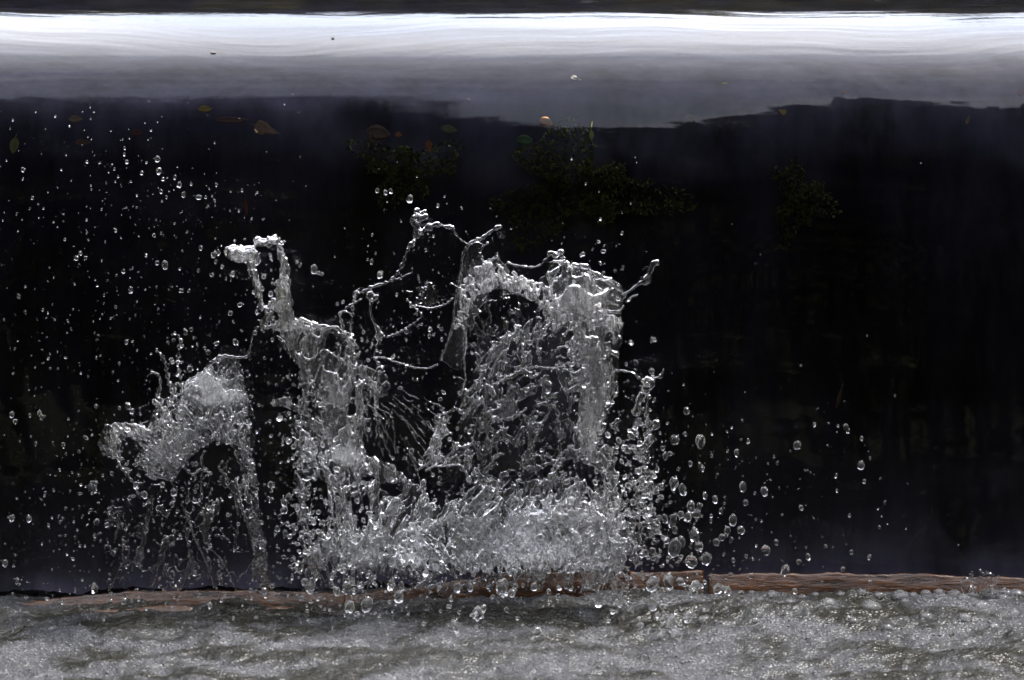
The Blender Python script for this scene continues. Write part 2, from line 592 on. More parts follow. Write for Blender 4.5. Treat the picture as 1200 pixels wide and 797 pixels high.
def scatter_spheres(name, cen, rad, base, mat, squash=None, lump=0.0):
    v, f = base
    n = len(cen)
    sc3 = np.ones((n, 3)) * rad[:, None]
    if squash is not None:
        sc3 = sc3 * squash
    rot = RNG.normal(size=(n, 3, 3))
    q, _ = np.linalg.qr(rot)
    vv = v[None] * sc3[:, None, :]
    if squash is not None and lump >= 0:
        vv = np.einsum('nij,nvj->nvi', q, vv)
    V = (vv + cen[:, None, :]).reshape(-1, 3)
    Fc = (f[None] + (np.arange(n) * len(v))[:, None, None]).reshape(-1, 3)
    return mesh_obj(name, V, Fc, mat)


# froth: thousands of small bubbles riding on the pool
n = 60000
bx = RNG.uniform(-1.15, 1.15, n)
by = -0.11 - 1.0 * RNG.uniform(0, 1, n) ** 1.15
keep = RNG.uniform(0, 1, n) < np.clip((foam_level(bx, by) - 0.30) * 1.3, 0, 1)
bx, by = bx[keep][:9000], by[keep][:9000]
br = 0.0014 + 0.0034 * RNG.uniform(0, 1, len(bx)) ** 3
cen = np.stack([bx, by, pool_z(bx, by) - br * 0.3], -1)
tag(scatter_spheres('pool_froth', cen, br, ICO1, M_FROTH, lump=-1),
    'fine grey froth of tiny bubbles covering the pool', 'froth', kind='stuff')

# ------------------------------------------------------------------ wooden sill at the foot of the fall
def plank(name, pts, parent, depth=0.022, seed=0, Y0=-0.085):
    """pts: (px, py_top, py_bottom) along the plank"""
    pts = np.array(pts, float)
    x = np.arange(pts[0, 0], pts[-1, 0] + 1, 4.0)
    top = np.interp(x, pts[:, 0], pts[:, 1]) + 5.0 * fbm(x / 80, x * 0 + seed, seed, 3) + 1.6 * fbm(x / 11, x * 0 + seed, seed + 4, 3)
    bot = np.interp(x, pts[:, 0], pts[:, 2])
    Yf = Y0 + 0.012 * fbm(x / 60, x * 0, seed + 9, 3)
    A = P(x, top + 2.5, Yf)
    B = P(x, bot + 6, Yf)
    zt, zb = A[:, 2], np.minimum(B[:, 2], -0.05)
    prof2 = []
    ns = 13
    rings = []
    for k in range(ns):
        if k < 6:
            q = k / 5.0
            yy = Yf + 0.003 * fbm(x / 25, x * 0 + q * 9, seed + 21, 3) + 0.020 * q ** 3
            zz = zb + (zt - 0.003 - zb) * q
        else:
            q = (k - 6) / (ns - 7.0)
            yy = Yf + 0.022 + depth * q
            zz = zt - 0.006 * q * q + 0.0016 * fbm(x / 30, x * 0 + q * 5, seed + 15, 3)
        rings.append(np.stack([A[:, 0], yy, zz], -1))
    Vp = np.stack(rings, 1)
    nx_ = len(x)
    faces = [list(map(int, q)) for q in grid_faces(nx_, ns)]
    back = len(Vp.reshape(-1, 3))
    faces.append([i for i in range(ns)])
    faces.append([(nx_ - 1) * ns + i for i in range(ns)][::-1])
    return mesh_obj(name, Vp.reshape(-1, 3), faces, M_WOOD, parent)


sill = empty('wooden_sill', P(600, 690, -0.06), 'weathered brown wooden sill along the foot of the fall', 'wooden sill')
plank('plank', [(-900, 735, 760), (-200, 726, 750), (0, 711, 733), (60, 704, 724), (100, 697, 716), (150, 694, 712), (300, 693, 712), (405, 697, 716)], sill, seed=1)
plank('plank', [(20, 722, 740), (100, 716, 732), (190, 712, 728), (260, 716, 728), (345, 711, 724)], sill, seed=6, Y0=-0.14)
plank('plank', [(400, 699, 712), (480, 689, 708), (545, 679, 701), (600, 672, 694), (680, 671, 693), (736, 673, 694)], sill, seed=2)
plank('plank', [(737.5, 669, 690), (828.5, 671, 690)], sill, seed=3)
plank('plank', [(830.5, 672, 689), (1000, 673, 689), (1100, 675, 690), (1230, 679, 694), (2000, 684, 700)], sill, seed=4)

# ------------------------------------------------------------------ leaves caught in the sheet
def sheet_point(px, py, sink=0.006):
    lk = np.interp(py, PY[len(flat):], LEN[len(flat):])
    Y, z, s_ = (np.interp(lk, LEN, PROF[:, i]) for i in range(3))
    x = float(P(px, py, Y)[0])
    d = float(nappe_disp(np.array([x]), np.array([lk]))[0]) - sink
    return np.array([x, Y - math.sin(s_) * d, z + math.cos(s_) * d]), s_, lk


def leaf_mat(c):
    return mat_noise('leaf_' + '%02d' % len(bpy.data.materials), tuple(a * 0.55 for a in c), c, 90, 0.5, 0.2, 0.002)


def leaf(px, py, wpx, hpx, ang, col, label, shape='oval', sink=0.006, stem=0.5):
    p, s_, lk = sheet_point(px, py, sink)
    ex = np.array([1.0, 0, 0])
    ed = np.array([0, -math.cos(s_), -math.sin(s_)])
    en = np.array([0, -math.sin(s_), math.cos(s_)])
    # foreshortening: enlarge along the slope so that it shows hpx tall
    view = np.array([0, math.cos(R(7)), -math.sin(R(7))])
    fs = max(0.35, abs(ed @ np.array([0, math.sin(R(7)), math.cos(R(7))])))
    a, b = wpx * PX * 0.46, hpx * PX * 0.46 / fs
    t = np.linspace(-1, 1, 13)
    if shape == 'oval':
        half = (1 - t ** 2) ** 0.8 * (0.9 - 0.15 * t)
    elif shape == 'birch':
        half = np.clip((1 - t) * 0.62, 0, None) * np.clip((t + 1) * 3.2, 0, 1) + 0.0
        half = half * (1 + 0.12 * np.sin(t * 30))
    else:
        half = np.clip((1 + t) * 0.5, 0, 1) * np.clip((1 - t) * 4, 0, 1)
    half = np.maximum(half, 0.02)
    longw = wpx >= hpx
    Lh, Wh = (a, b) if longw else (b, a)
    L_ax, W_ax = (ex, ed) if longw else (ed, ex)
    ca, sa = math.cos(ang), math.sin(ang)
    Lx = L_ax * ca + W_ax * sa
    Wx = -L_ax * sa + W_ax * ca
    V, Fs = [], []
    for i, tt in enumerate(t):
        for j in (-1, -0.5, 0, 0.5, 1):
            cz = 0.25 * Wh * abs(j) * half[i] + 0.10 * Lh * tt * tt + 0.05 * Wh * math.sin(tt * 9 + j * 3)
            V.append(p + Lx * tt * Lh + Wx * j * half[i] * Wh + en * cz * 0.5)
    for i in range(12):
        for j in range(4):
            q = i * 5 + j
            Fs.append([q, q + 5, q + 6, q + 1])
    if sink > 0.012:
        col = tuple(c_ * 0.7 for c_ in col)       # darker colour stands in for light absorbed by the water above
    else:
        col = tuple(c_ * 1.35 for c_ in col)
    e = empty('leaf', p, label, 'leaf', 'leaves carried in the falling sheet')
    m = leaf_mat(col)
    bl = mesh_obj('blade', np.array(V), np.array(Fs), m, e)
    sm = bl.modifiers.new('thickness', 'SOLIDIFY')
    sm.thickness = 0.0006
    if stem:
        k = p - Lx * Lh * 0.95
        VV, FF = [], []
        for i in range(5):
            c = k - Lx * Lh * stem * i / 4 + Wx * Wh * 0.25 * (i / 4) ** 2 + en * 0.0008
            for q in range(4):
                aa = q * math.pi / 2
                VV.append(c + (Wx * math.cos(aa) + en * math.sin(aa)) * 0.0009)
        for i in range(4):
            for q in range(4):
                FF.append([i * 4 + q, i * 4 + (q + 1) % 4, i * 4 + 4 + (q + 1) % 4, i * 4 + 4 + q])
        mesh_obj('stem', np.array(VV), np.array(FF), m, e)
    return e


YEL, TAN, BRN, ORG, GRN, RED, OLV = (0.42, 0.30, 0.06), (0.30, 0.22, 0.12), (0.24, 0.13, 0.07), (0.36, 0.15, 0.03), (0.10, 0.22, 0.06), (0.25, 0.06, 0.03), (0.22, 0.22, 0.06)
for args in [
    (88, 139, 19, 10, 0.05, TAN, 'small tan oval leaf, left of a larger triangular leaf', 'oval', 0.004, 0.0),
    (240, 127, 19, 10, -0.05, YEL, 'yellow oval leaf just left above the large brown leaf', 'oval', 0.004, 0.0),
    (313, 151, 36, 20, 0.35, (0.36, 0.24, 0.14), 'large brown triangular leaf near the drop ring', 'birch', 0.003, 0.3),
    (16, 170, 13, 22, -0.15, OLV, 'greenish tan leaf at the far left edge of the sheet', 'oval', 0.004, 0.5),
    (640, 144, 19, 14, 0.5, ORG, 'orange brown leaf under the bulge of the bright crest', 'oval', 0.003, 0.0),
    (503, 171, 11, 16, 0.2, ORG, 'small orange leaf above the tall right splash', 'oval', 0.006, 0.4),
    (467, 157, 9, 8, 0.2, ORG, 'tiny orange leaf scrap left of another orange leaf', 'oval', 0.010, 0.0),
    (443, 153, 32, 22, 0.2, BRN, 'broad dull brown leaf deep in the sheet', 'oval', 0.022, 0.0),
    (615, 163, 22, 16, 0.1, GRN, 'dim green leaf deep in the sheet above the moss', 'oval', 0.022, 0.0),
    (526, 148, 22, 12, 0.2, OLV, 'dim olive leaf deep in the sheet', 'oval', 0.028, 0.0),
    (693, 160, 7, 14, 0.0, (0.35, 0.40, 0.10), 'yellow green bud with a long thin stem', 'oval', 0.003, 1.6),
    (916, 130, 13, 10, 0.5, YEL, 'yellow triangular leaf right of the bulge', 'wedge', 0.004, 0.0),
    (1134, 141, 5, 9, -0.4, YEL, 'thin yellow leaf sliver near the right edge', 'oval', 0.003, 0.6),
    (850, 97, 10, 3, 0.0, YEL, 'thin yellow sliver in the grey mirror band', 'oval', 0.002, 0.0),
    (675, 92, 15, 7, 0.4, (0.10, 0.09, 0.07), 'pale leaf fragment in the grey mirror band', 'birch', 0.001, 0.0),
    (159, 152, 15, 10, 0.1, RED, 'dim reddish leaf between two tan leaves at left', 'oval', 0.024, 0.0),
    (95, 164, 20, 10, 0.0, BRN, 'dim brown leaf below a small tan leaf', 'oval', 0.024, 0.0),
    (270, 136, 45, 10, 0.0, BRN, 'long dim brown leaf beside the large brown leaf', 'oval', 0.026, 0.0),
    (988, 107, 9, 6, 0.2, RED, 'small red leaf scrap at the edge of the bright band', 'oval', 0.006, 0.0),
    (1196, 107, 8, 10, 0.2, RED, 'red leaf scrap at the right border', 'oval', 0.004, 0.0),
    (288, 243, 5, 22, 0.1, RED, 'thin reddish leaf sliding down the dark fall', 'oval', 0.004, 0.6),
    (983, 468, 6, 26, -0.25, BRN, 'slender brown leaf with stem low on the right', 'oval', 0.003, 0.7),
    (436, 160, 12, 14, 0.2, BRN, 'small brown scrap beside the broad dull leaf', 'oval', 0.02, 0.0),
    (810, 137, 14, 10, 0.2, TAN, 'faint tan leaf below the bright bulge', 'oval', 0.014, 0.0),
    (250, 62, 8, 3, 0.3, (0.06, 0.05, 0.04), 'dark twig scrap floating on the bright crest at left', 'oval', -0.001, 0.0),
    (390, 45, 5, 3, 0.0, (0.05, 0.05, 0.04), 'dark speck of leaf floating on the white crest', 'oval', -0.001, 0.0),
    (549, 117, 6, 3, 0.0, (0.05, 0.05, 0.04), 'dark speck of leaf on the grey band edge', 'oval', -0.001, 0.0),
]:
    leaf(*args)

# moss on the wall behind the sheet
def moss(px0, px1, py0, py1, n, label):
    V, Fs = [], []
    c0 = None
    cx, cy = (px0 + px1) / 2, (py0 + py1) / 2
    for i in range(n):
        a, r = random.uniform(0, 2 * math.pi), math.sqrt(random.random())
        lob = 0.75 + 0.35 * math.sin(3 * a + px0) + 0.2 * math.sin(7 * a)
        px, py = cx + math.cos(a) * r * lob * (px1 - px0) / 2, cy + math.sin(a) * r * lob * (py1 - py0) / 2
        lk = np.interp(py, PY[len(flat):], LEN[len(flat):])
        Y, z, s_ = (np.interp(lk, LEN, PROF[:, k]) for k in range(3))
        d = -0.056 + random.uniform(-0.015, 0.012)
        p = np.array([float(P(px, py, Y)[0]), Y - math.sin(s_) * d, z + math.cos(s_) * d])
        u = np.array([random.gauss(0, 1), random.gauss(-0.4, 0.6), random.gauss(-0.6, 1)])
        u *= random.uniform(0.004, 0.011) / np.linalg.norm(u)
        v_ = np.cross(u, [random.gauss(0, 1), random.gauss(0, 1), random.gauss(0, 1)])
        v_ *= 0.0022 / np.linalg.norm(v_)
        k = len(V)
        V += [p - v_, p + v_, p + u + v_ * 0.3, p + u - v_ * 0.3]
        Fs.append([k, k + 1, k + 2, k + 3])
        if c0 is None:
            c0 = p
    tag(mesh_obj('moss_patch', np.array(V), np.array(Fs), M_MOSS, smooth=False), label, 'moss', 'moss growing behind the falling water')


moss(405, 545, 145, 235, 1500, 'dim green moss patch left of the biggest moss patch')
moss(560, 790, 140, 290, 3200, 'biggest dim green moss patch, above the tall right splash')
moss(900, 980, 180, 285, 1200, 'pointed green moss patch alone at upper right')

# ------------------------------------------------------------------ the splash
def poly_sdf(poly, X, Y_):
    """signed distance (positive inside) to a closed polygon"""
    p = np.array(poly, float)
    d = np.full(X.shape, 1e9)
    ins = np.zeros(X.shape, bool)
    n_ = len(p)
    for i in range(n_):
        ax, ay = p[i]
        bx_, by_ = p[(i + 1) % n_]
        ex, ey = bx_ - ax, by_ - ay
        t = np.clip(((X - ax) * ex + (Y_ - ay) * ey) / (ex * ex + ey * ey + 1e-9), 0, 1)
        d = np.minimum(d, (X - ax - ex * t) ** 2 + (Y_ - ay - ey * t) ** 2)
        c = ((ay > Y_) != (by_ > Y_)) & (X < (bx_ - ax) * (Y_ - ay) / (by_ - ay + 1e-12) + ax)
        ins ^= c
    d = np.sqrt(d)
    return np.where(ins, d, -d)


def sheet(name, parent, polys, Y, thick=3.0, rough=1.0, air=0.3, edge=3.0, holes=(), zones=(), ang=0.0, stretch=2.4,
          seed=0, res=1.25, bend=0.0, warp=0.02, cell=10.0, lace=None, lcell=12.0, pole=None, web=0.0, fade=None):
    """a curved lens of water. polys / holes in photo pixels; zones: (cx, cy, rx, ry, rough, air, thick factor)"""
    allp = np.vstack([np.array(p, float) for p in polys])
    x0, y0 = allp.min(0) - 8
    x1, y1 = allp.max(0) + 8
    gx_, gy_ = np.arange(x0, x1, res), np.arange(y0, y1, res)
    X, Yp_ = np.meshgrid(gx_, gy_, indexing='ij')
    # wobble the outline
    wx = X + edge * fbm(X / 22, Yp_ / 22, seed + 1, 3) * 2.4
    wy = Yp_ + edge * fbm(X / 22, Yp_ / 22, seed + 2, 3) * 2.4
    f = np.full(X.shape, -1e9)
    for p in polys:
        f = np.maximum(f, poly_sdf(p, wx, wy))
    for h in holes:
        if len(h) == 4 and np.isscalar(h[0]):
            hx, hy, hrx, hry = h
            q = np.hypot((wx - hx) / hrx, (wy - hy) / hry)
            f = np.minimum(f, (q - 1) * min(hrx, hry))
        else:
            f = np.minimum(f, -poly_sdf(h, wx, wy))
    f = f + edge * 0.9 * fbm(X / 6.5, Yp_ / 6.5, seed + 3, 2)
    A = np.full(X.shape, float(rough))
    AIR = np.full(X.shape, float(air))
    TH = np.ones(X.shape)
    LACE = np.full(X.shape, -0.9 if lace is None else float(lace))
    for zn in zones:
        cx, cy, rx, ry, ro, ai, tf = zn[:7]
        wgt = np.clip(1.6 - 1.6 * np.hypot((wx - cx) / rx, (wy - cy) / ry), 0, 1)
        wgt = wgt * wgt * (3 - 2 * wgt)
        A = A * (1 - wgt) + ro * wgt
        AIR = AIR * (1 - wgt) + ai * wgt
        TH = TH * (1 - wgt) + tf * wgt
        if len(zn) > 7:
            LACE = LACE * (1 - wgt) + zn[7] * wgt
    ca, sa = math.cos(ang), math.sin(ang)
    U = (X * ca + Yp_ * sa) / cell
    W = (-X * sa + Yp_ * ca) / cell / stretch
    if pole:
        th_ = np.arctan2(X - pole[0], pole[1] - Yp_)
        U = th_ * 190.0 / cell
        W = np.hypot(X - pole[0], Yp_ - pole[1]) / cell / stretch
    dwx = 0.9 * fbm(U * 0.35, W * 0.35, seed + 5, 2)
    dwy = 0.9 * fbm(U * 0.35, W * 0.35, seed + 6, 2)
    n1 = fbm(U + dwx, W + dwy, seed + 7, 3, gain=0.6)
    n2 = fbm(U - dwy, W + dwx, seed + 8, 3, gain=0.6)
    b1 = fbm(X / 22, Yp_ / 30, seed + 9, 2)
    if lace is not None:
        Ul, Wl = U * cell / lcell, W * cell / lcell
        l1 = fbm(Ul + dwx, Wl + dwy, seed + 31, 3)
        l2 = fbm(Ul * 0.9 + 7 + dwy, Wl * 0.9 + dwx, seed + 32, 2)
        thr = LACE + 0.35 * np.exp(-np.clip(f, 0, None) / 9.0)
        if fade:
            thr = thr + 0.9 * sstep(fade[0], fade[1], Yp_)
            if len(fade) > 2:
                thr = thr + 0.9 * (1 - sstep(fade[2], fade[3], Yp_ + 14 * fbm(X / 30, Yp_ / 30, seed + 16, 2)))
        fl_ = (l1 - thr) * lcell * 1.7
        if web:
            fl_ = np.maximum(fl_, (web - np.abs(l2)) * lcell * 1.5)
        f = np.minimum(f, fl_)
    inside = np.clip(f, 0, None)
    lens = np.sqrt(np.clip(1 - np.exp(-inside / 2.2), 0, 1))
    rim = 1 + (0.15 + 0.7 * fbm(X / 9, Yp_ / 9, seed + 12, 2)) * np.exp(-((inside - 3.0) / 2.2) ** 2)
    t = thick * TH * lens * rim * PX * np.clip(0.85 + 1.3 * fbm(X / 17, Yp_ / 26, seed + 14, 2), 0.3, 1.6)
    amp = 3.0 * PX * A * np.clip(inside / 3.0, 0, 1)
    front = np.maximum(t * (1 + 0.35 * b1) + amp * (n1 * 1.7), 0.25 * t)
    back = np.maximum(t * (1 - 0.35 * b1) + amp * (n2 * 1.7), 0.25 * t)
    xm = (X - X.mean()) / (0.5 * (x1 - x0))
    ctr = (Y(X, Yp_) if callable(Y) else Y) + bend * xm * xm + warp * fbm(X / 60, Yp_ / 80, seed + 10, 2)
    # pull the outermost vertices on to the outline
    fxg, fyg = np.gradient(f, res)
    g2 = fxg ** 2 + fyg ** 2 + 1e-6
    out = f < 0
    mv = np.clip(-f / g2, 0, 3.0) * out
    Xm = X + np.clip(fxg * mv, -1.2, 1.2)
    Ym = Yp_ + np.clip(fyg * mv, -1.2, 1.2)
    front = np.where(out, 0, front)
    back = np.where(out, 0, back)
    nu, nv = X.shape
    i = np.arange(nu * nv).reshape(nu, nv)
    cnt = (~out[:-1, :-1]).astype(int) + (~out[1:, :-1]) + (~out[1:, 1:]) + (~out[:-1, 1:])
    k = cnt > 0
    q = np.stack([i[:-1, :-1][k], i[1:, :-1][k], i[1:, 1:][k], i[:-1, 1:][k]], -1)
    VF = P(Xm.ravel(), Ym.ravel(), (ctr - front).ravel())
    VB = P(Xm.ravel(), Ym.ravel(), (ctr + back).ravel())
    isout = out.ravel()
    nvt = nu * nv
    qb = q[:, ::-1].copy()
    qb = np.where(isout[qb], qb, qb + nvt)     # share the outline vertices
    allv = np.vstack([VF, VB])
    # picture y grows downward, so flip to face outward
    faces = np.vstack([q, qb])
    used = np.unique(faces)
    remap = np.full(len(allv), -1)
    remap[used] = np.arange(len(used))
    return mesh_obj(name, allv[used], remap[faces], M_SPLASH, parent,
                    attrs={'air': 0.72 * np.concatenate([AIR.ravel(), AIR.ravel()])[used], 'rough': np.concatenate([A.ravel(), A.ravel()])[used]})


def strand(name, parent, pts, Y, seed=0, bead=0.35, wig=1.0, air=0.15, sides=10, mat=None):
    """pts: (px, py, radius px[, y offset]); a beaded rope of water"""
    pts = np.array([list(p) + [0.0] * (4 - len(p)) for p in pts], float)
    n_ = len(pts)
    T = []
    for i in range(n_ - 1):
        p0, p1, p2, p3 = pts[max(i - 1, 0)], pts[i], pts[i + 1], pts[min(i + 2, n_ - 1)]
        m = max(3, int(np.hypot(*(p2 - p1)[:2]) / 1.2))
        for t in np.arange(m) / m:
            T.append(0.5 * (2 * p1 + (p2 - p0) * t + (2 * p0 - 5 * p1 + 4 * p2 - p3) * t * t + (3 * p1 - p0 - 3 * p2 + p3) * t ** 3))
    T.append(pts[-1])
    T = np.array(T)
    m = len(T)
    arc = np.concatenate([[0], np.cumsum(np.hypot(np.diff(T[:, 0]), np.diff(T[:, 1])))])
    zero = arc * 0
    T[:, 0] += wig * fbm(arc / 14, zero + seed, seed + 1, 2)
    T[:, 1] += wig * fbm(arc / 14, zero + seed, seed + 2, 2)
    rr = np.maximum(T[:, 2] * np.where(T[:, 2] < 2.6, 0.8, 1.0), 0.3)
    rr = rr * (1 + bead * np.sin(arc / np.maximum(rr.mean() * 2.4, 2.0) * 2 * math.pi * 0.5 + 2.0 * fbm(arc / 10, zero, seed + 3, 2)) + bead * fbm(arc / 4, zero + 3, seed + 4, 2))
    cap = np.minimum(arc, arc[-1] - arc)
    rr = rr * np.sqrt(np.clip(1 - (1 - np.clip(cap / np.maximum(rr, 0.5), 0, 1)) ** 2, 0.02, 1))
    Yc = Y + T[:, 3] + 0.006 * fbm(arc / 25, zero, seed + 6, 2)
    C = P(T[:, 0], T[:, 1], Yc)
    tg = np.gradient(C, axis=0)
    tg /= np.linalg.norm(tg, axis=1)[:, None] + 1e-9
    ref = np.array([0, 1.0, 0])
    s1 = np.cross(tg, ref)
    s1 /= np.linalg.norm(s1, axis=1)[:, None] + 1e-9
    s2 = np.cross(s1, tg)
    a = np.arange(sides) * 2 * math.pi / sides
    lum = 1 + 0.18 * vnoise(arc[:, None] / 3.0, np.cos(a)[None] * 1.3 + seed, seed + 9)
    V_ = C[:, None, :] + (s1[:, None, :] * np.cos(a)[None, :, None] + s2[:, None, :] * np.sin(a)[None, :, None]) * (rr[:, None] * lum * PX)[:, :, None]
    V_ = V_.reshape(-1, 3)
    i = np.arange(m * sides).reshape(m, sides)
    j = np.roll(i, -1, 1)
    q = np.stack([i[:-1].ravel(), i[1:].ravel(), j[1:].ravel(), j[:-1].ravel()], -1)
    # close the ends with thin fans folded into quads
    V_ = np.vstack([V_, C[:1], C[-1:]])
    fl = [list(map(int, f_)) for f_ in q]
    for k in range(sides):
        fl.append([int(j[0, k]), m * sides, int(i[0, k])])
        fl.append([int(i[-1, k]), m * sides + 1, int(j[-1, k])])
    fl = [f_[::-1] for f_ in fl]
    return mesh_obj(name, V_, fl, mat or M_SPLASH, parent, attrs={'air': np.full(len(V_), air * 0.72), 'rough': np.full(len(V_), 0.3)})


def stack(parent, polys, Y, seed, layers, **kw):
    """several torn sheets one behind the other make one hollow body of water"""
    for k, ly in enumerate(layers):
        a = dict(kw)
        a.update(ly)
        dy = a.pop('dy', 0.0)
        nm = a.pop('name', 'torn_sheet')
        yy = (lambda X, Y_, dy=dy: Y(X, Y_) + dy) if callable(Y) else Y + dy
        sheet(nm, parent, polys, yy, seed=seed + 57 * k, **a)


# ---- low splash at the left
S1 = empty('water_splash', P(235, 690, -0.10), 'low ragged splash curling over at the left', 'splash')
S1P = [[(116, 520), (122, 505), (133, 497), (163, 496), (180, 488), (185, 466), (207, 470), (219, 448), (240, 434), (258, 419), (276, 418),
        (286, 440), (289, 460), (296, 492), (297, 530), (302, 590), (312, 650), (318, 692), (306, 692), (297, 640), (289, 590), (282, 545),
        (273, 522), (256, 515), (240, 524), (229, 530), (213, 546), (199, 561), (176, 561), (169, 553), (160, 545), (150, 558), (138, 541), (120, 530)]]
stack(S1, S1P, -0.13, 11, [
    dict(dy=0.05, name='clear_film', thick=1.5, rough=0.25, air=0.04, bend=-0.05),
    dict(dy=0.0, lace=-0.12, lcell=11, web=0.10, bend=0.05),
    dict(dy=-0.04, lace=0.02, lcell=13, web=0.04, bend=0.09)],
    thick=2.6, rough=0.7, air=0.32, edge=3.0, holes=[(152, 530, 8, 20)], pole=(300, 640), stretch=1.8,
    zones=[(232, 448, 38, 20, 0.6, 2.0, 1.2, -0.5), (262, 466, 32, 15, 0.6, 2.2, 1.3, -0.55), (268, 432, 24, 14, 0.3, 0.05, 0.8, 0.3), (200, 525, 45, 30, 0.4, 0.35, 0.8, -0.2),
           (305, 620, 20, 70, 0.5, 0.15, 0.7, 0.1), (150, 505, 30, 14, 0.8, 0.45, 1.0, -0.2)])
sheet('crest_ripple', S1, [[(316, 474), (324, 466), (336, 465), (346, 472), (350, 484), (343, 479), (332, 474), (322, 478)]], -0.03, thick=1.4, rough=0.6, air=0.5, edge=2.5, seed=23)
# falling rags under it
sheet('falling_rags', S1, [[(130, 560), (200, 565), (270, 530), (300, 560), (316, 690), (120, 690)]], -0.10, thick=1.6, rough=0.5, air=0.12, edge=5, seed=29, lace=0.16, lcell=17, web=0.03,
      stretch=2.2, ang=0.15, zones=[(235, 675, 90, 26, 0.5, 0.2, 1.0, 0.02)])
for i, (pts, b) in enumerate([
    ([(206, 468, 2.6), (200, 455, 2.6), (196, 440, 2.2), (192, 422, 2.0), (183, 408, 1.2)], 0.5),
    ([(214, 462, 2.4), (212, 445, 1.8), (209, 428, 2.4), (210, 408, 2.6), (213, 396, 2.4)], 0.7),
    ([(184, 466, 3.0), (188, 450, 2.2), (186, 440, 1.6), (178, 437, 1.8), (172, 442, 1.3)], 0.4),
    ([(200, 470, 3.2), (204, 456, 2.4), (199, 447, 2.8)], 0.4),
    ([(219, 449, 2.2), (240, 434, 2.4), (258, 418, 2.6), (276, 419, 2.0), (290, 417, 1.7), (294, 405, 1.3), (297, 390, 1.2), (303, 383, 1.5)], 0.25),
    ([(138, 540, 2.0), (147, 555, 1.8), (158, 566, 2.2), (166, 566, 3.0)], 0.4),
    ([(214, 546, 2.0), (226, 556, 2.0), (236, 550, 1.5), (246, 556, 2.6)], 0.5),
    ([(240, 528, 1.4), (236, 540, 1.6), (243, 552, 2.4), (249, 556, 2.6)], 0.4),
    ([(262, 540, 1.4), (256, 548, 1.4), (264, 556, 2.0), (268, 566, 2.2)], 0.4),
    ([(212, 590, 1.2), (220, 605, 1.8), (228, 630, 1.6), (240, 655, 1.4), (252, 690, 1.0)], 0.3),
    ([(276, 560, 2.2), (282, 590, 2.6), (292, 620, 1.8), (300, 655, 1.5)], 0.35),
    ([(245, 640, 1.0), (262, 660, 1.2), (276, 690, 1.0)], 0.3),
]):
    strand('strand', S1, pts, -0.14, seed=300 + i * 7, bead=b)

# ---- forked spire left of the middle
S2 = empty('water_splash', P(410, 690, -0.10), 'forked spire of water rising just left of the middle', 'splash')
S2P = [
    [(264, 291), (270, 288), (284, 291), (297, 290), (302, 300), (304, 325), (307, 350), (312, 362), (322, 350), (323, 340), (330, 318), (327, 300), (323, 280),
     (331, 285), (336, 305), (339, 330), (341, 352), (348, 372), (358, 376), (375, 382), (392, 383), (400, 388), (407, 384), (414, 394), (418, 408), (424, 425), (440, 432), (452, 434),
     (456, 450), (455, 464), (440, 482), (425, 506), (426, 530), (470, 552), (500, 580), (512, 610), (505, 690), (356, 690), (350, 640), (348, 560), (345, 500), (354, 462), (350, 434), (332, 402), (320, 389),
     (303, 386), (305, 360), (297, 335), (290, 310), (280, 306), (268, 301)],
    [(298, 277), (308, 280), (325, 276), (326, 284), (314, 289), (300, 287)]]
S2Y = lambda X, Y_: -0.12 - 0.06 * np.clip((Y_ - 500) / 190, 0, 1)
stack(S2, S2P, S2Y, 37, [
    dict(dy=0.07, name='clear_film', thick=1.6, rough=0.3, air=0.10, bend=-0.06, fade=(620, 690), lace=-0.6),
    dict(dy=0.02, lace=-0.10, lcell=12, web=0.08, bend=0.02, fade=(630, 690)),
    dict(dy=-0.03, lace=0.06, lcell=17, web=0.02, bend=0.08, fade=(650, 700), thick=3.2)],
    thick=2.8, rough=0.65, air=0.26, edge=3.4, pole=(405, 800), stretch=3.6,
    holes=[(313, 312, 6, 15), (309, 343, 3, 6), (389, 402, 7, 9), (374, 590, 10, 32), (446, 518, 14, 22), (365, 478, 4, 14), (460, 575, 14, 7), (432, 560, 7, 5), (426, 600, 5, 8)],
    zones=[(280, 297, 26, 14, 1.0, 0.6, 1.3, -0.9), (315, 325, 40, 62, 1.0, 0.35, 1.3, -0.9), (312, 282, 22, 10, 0.9, 0.3, 1.2, -0.9), (405, 534, 34, 16, 0.9, 1.2, 1.4, -0.4), (420, 470, 50, 30, 0.8, 0.25, 0.9, -0.05), (410, 625, 90, 70, 0.6, 0.5, 1.0, -0.05),
           (440, 650, 70, 50, 0.5, 0.8, 0.9, -0.2), (358, 382, 40, 10, 0.8, 0.6, 1.1, -0.3), (315, 372, 16, 14, 0.4, 0.15, 0.9, 0.1)])
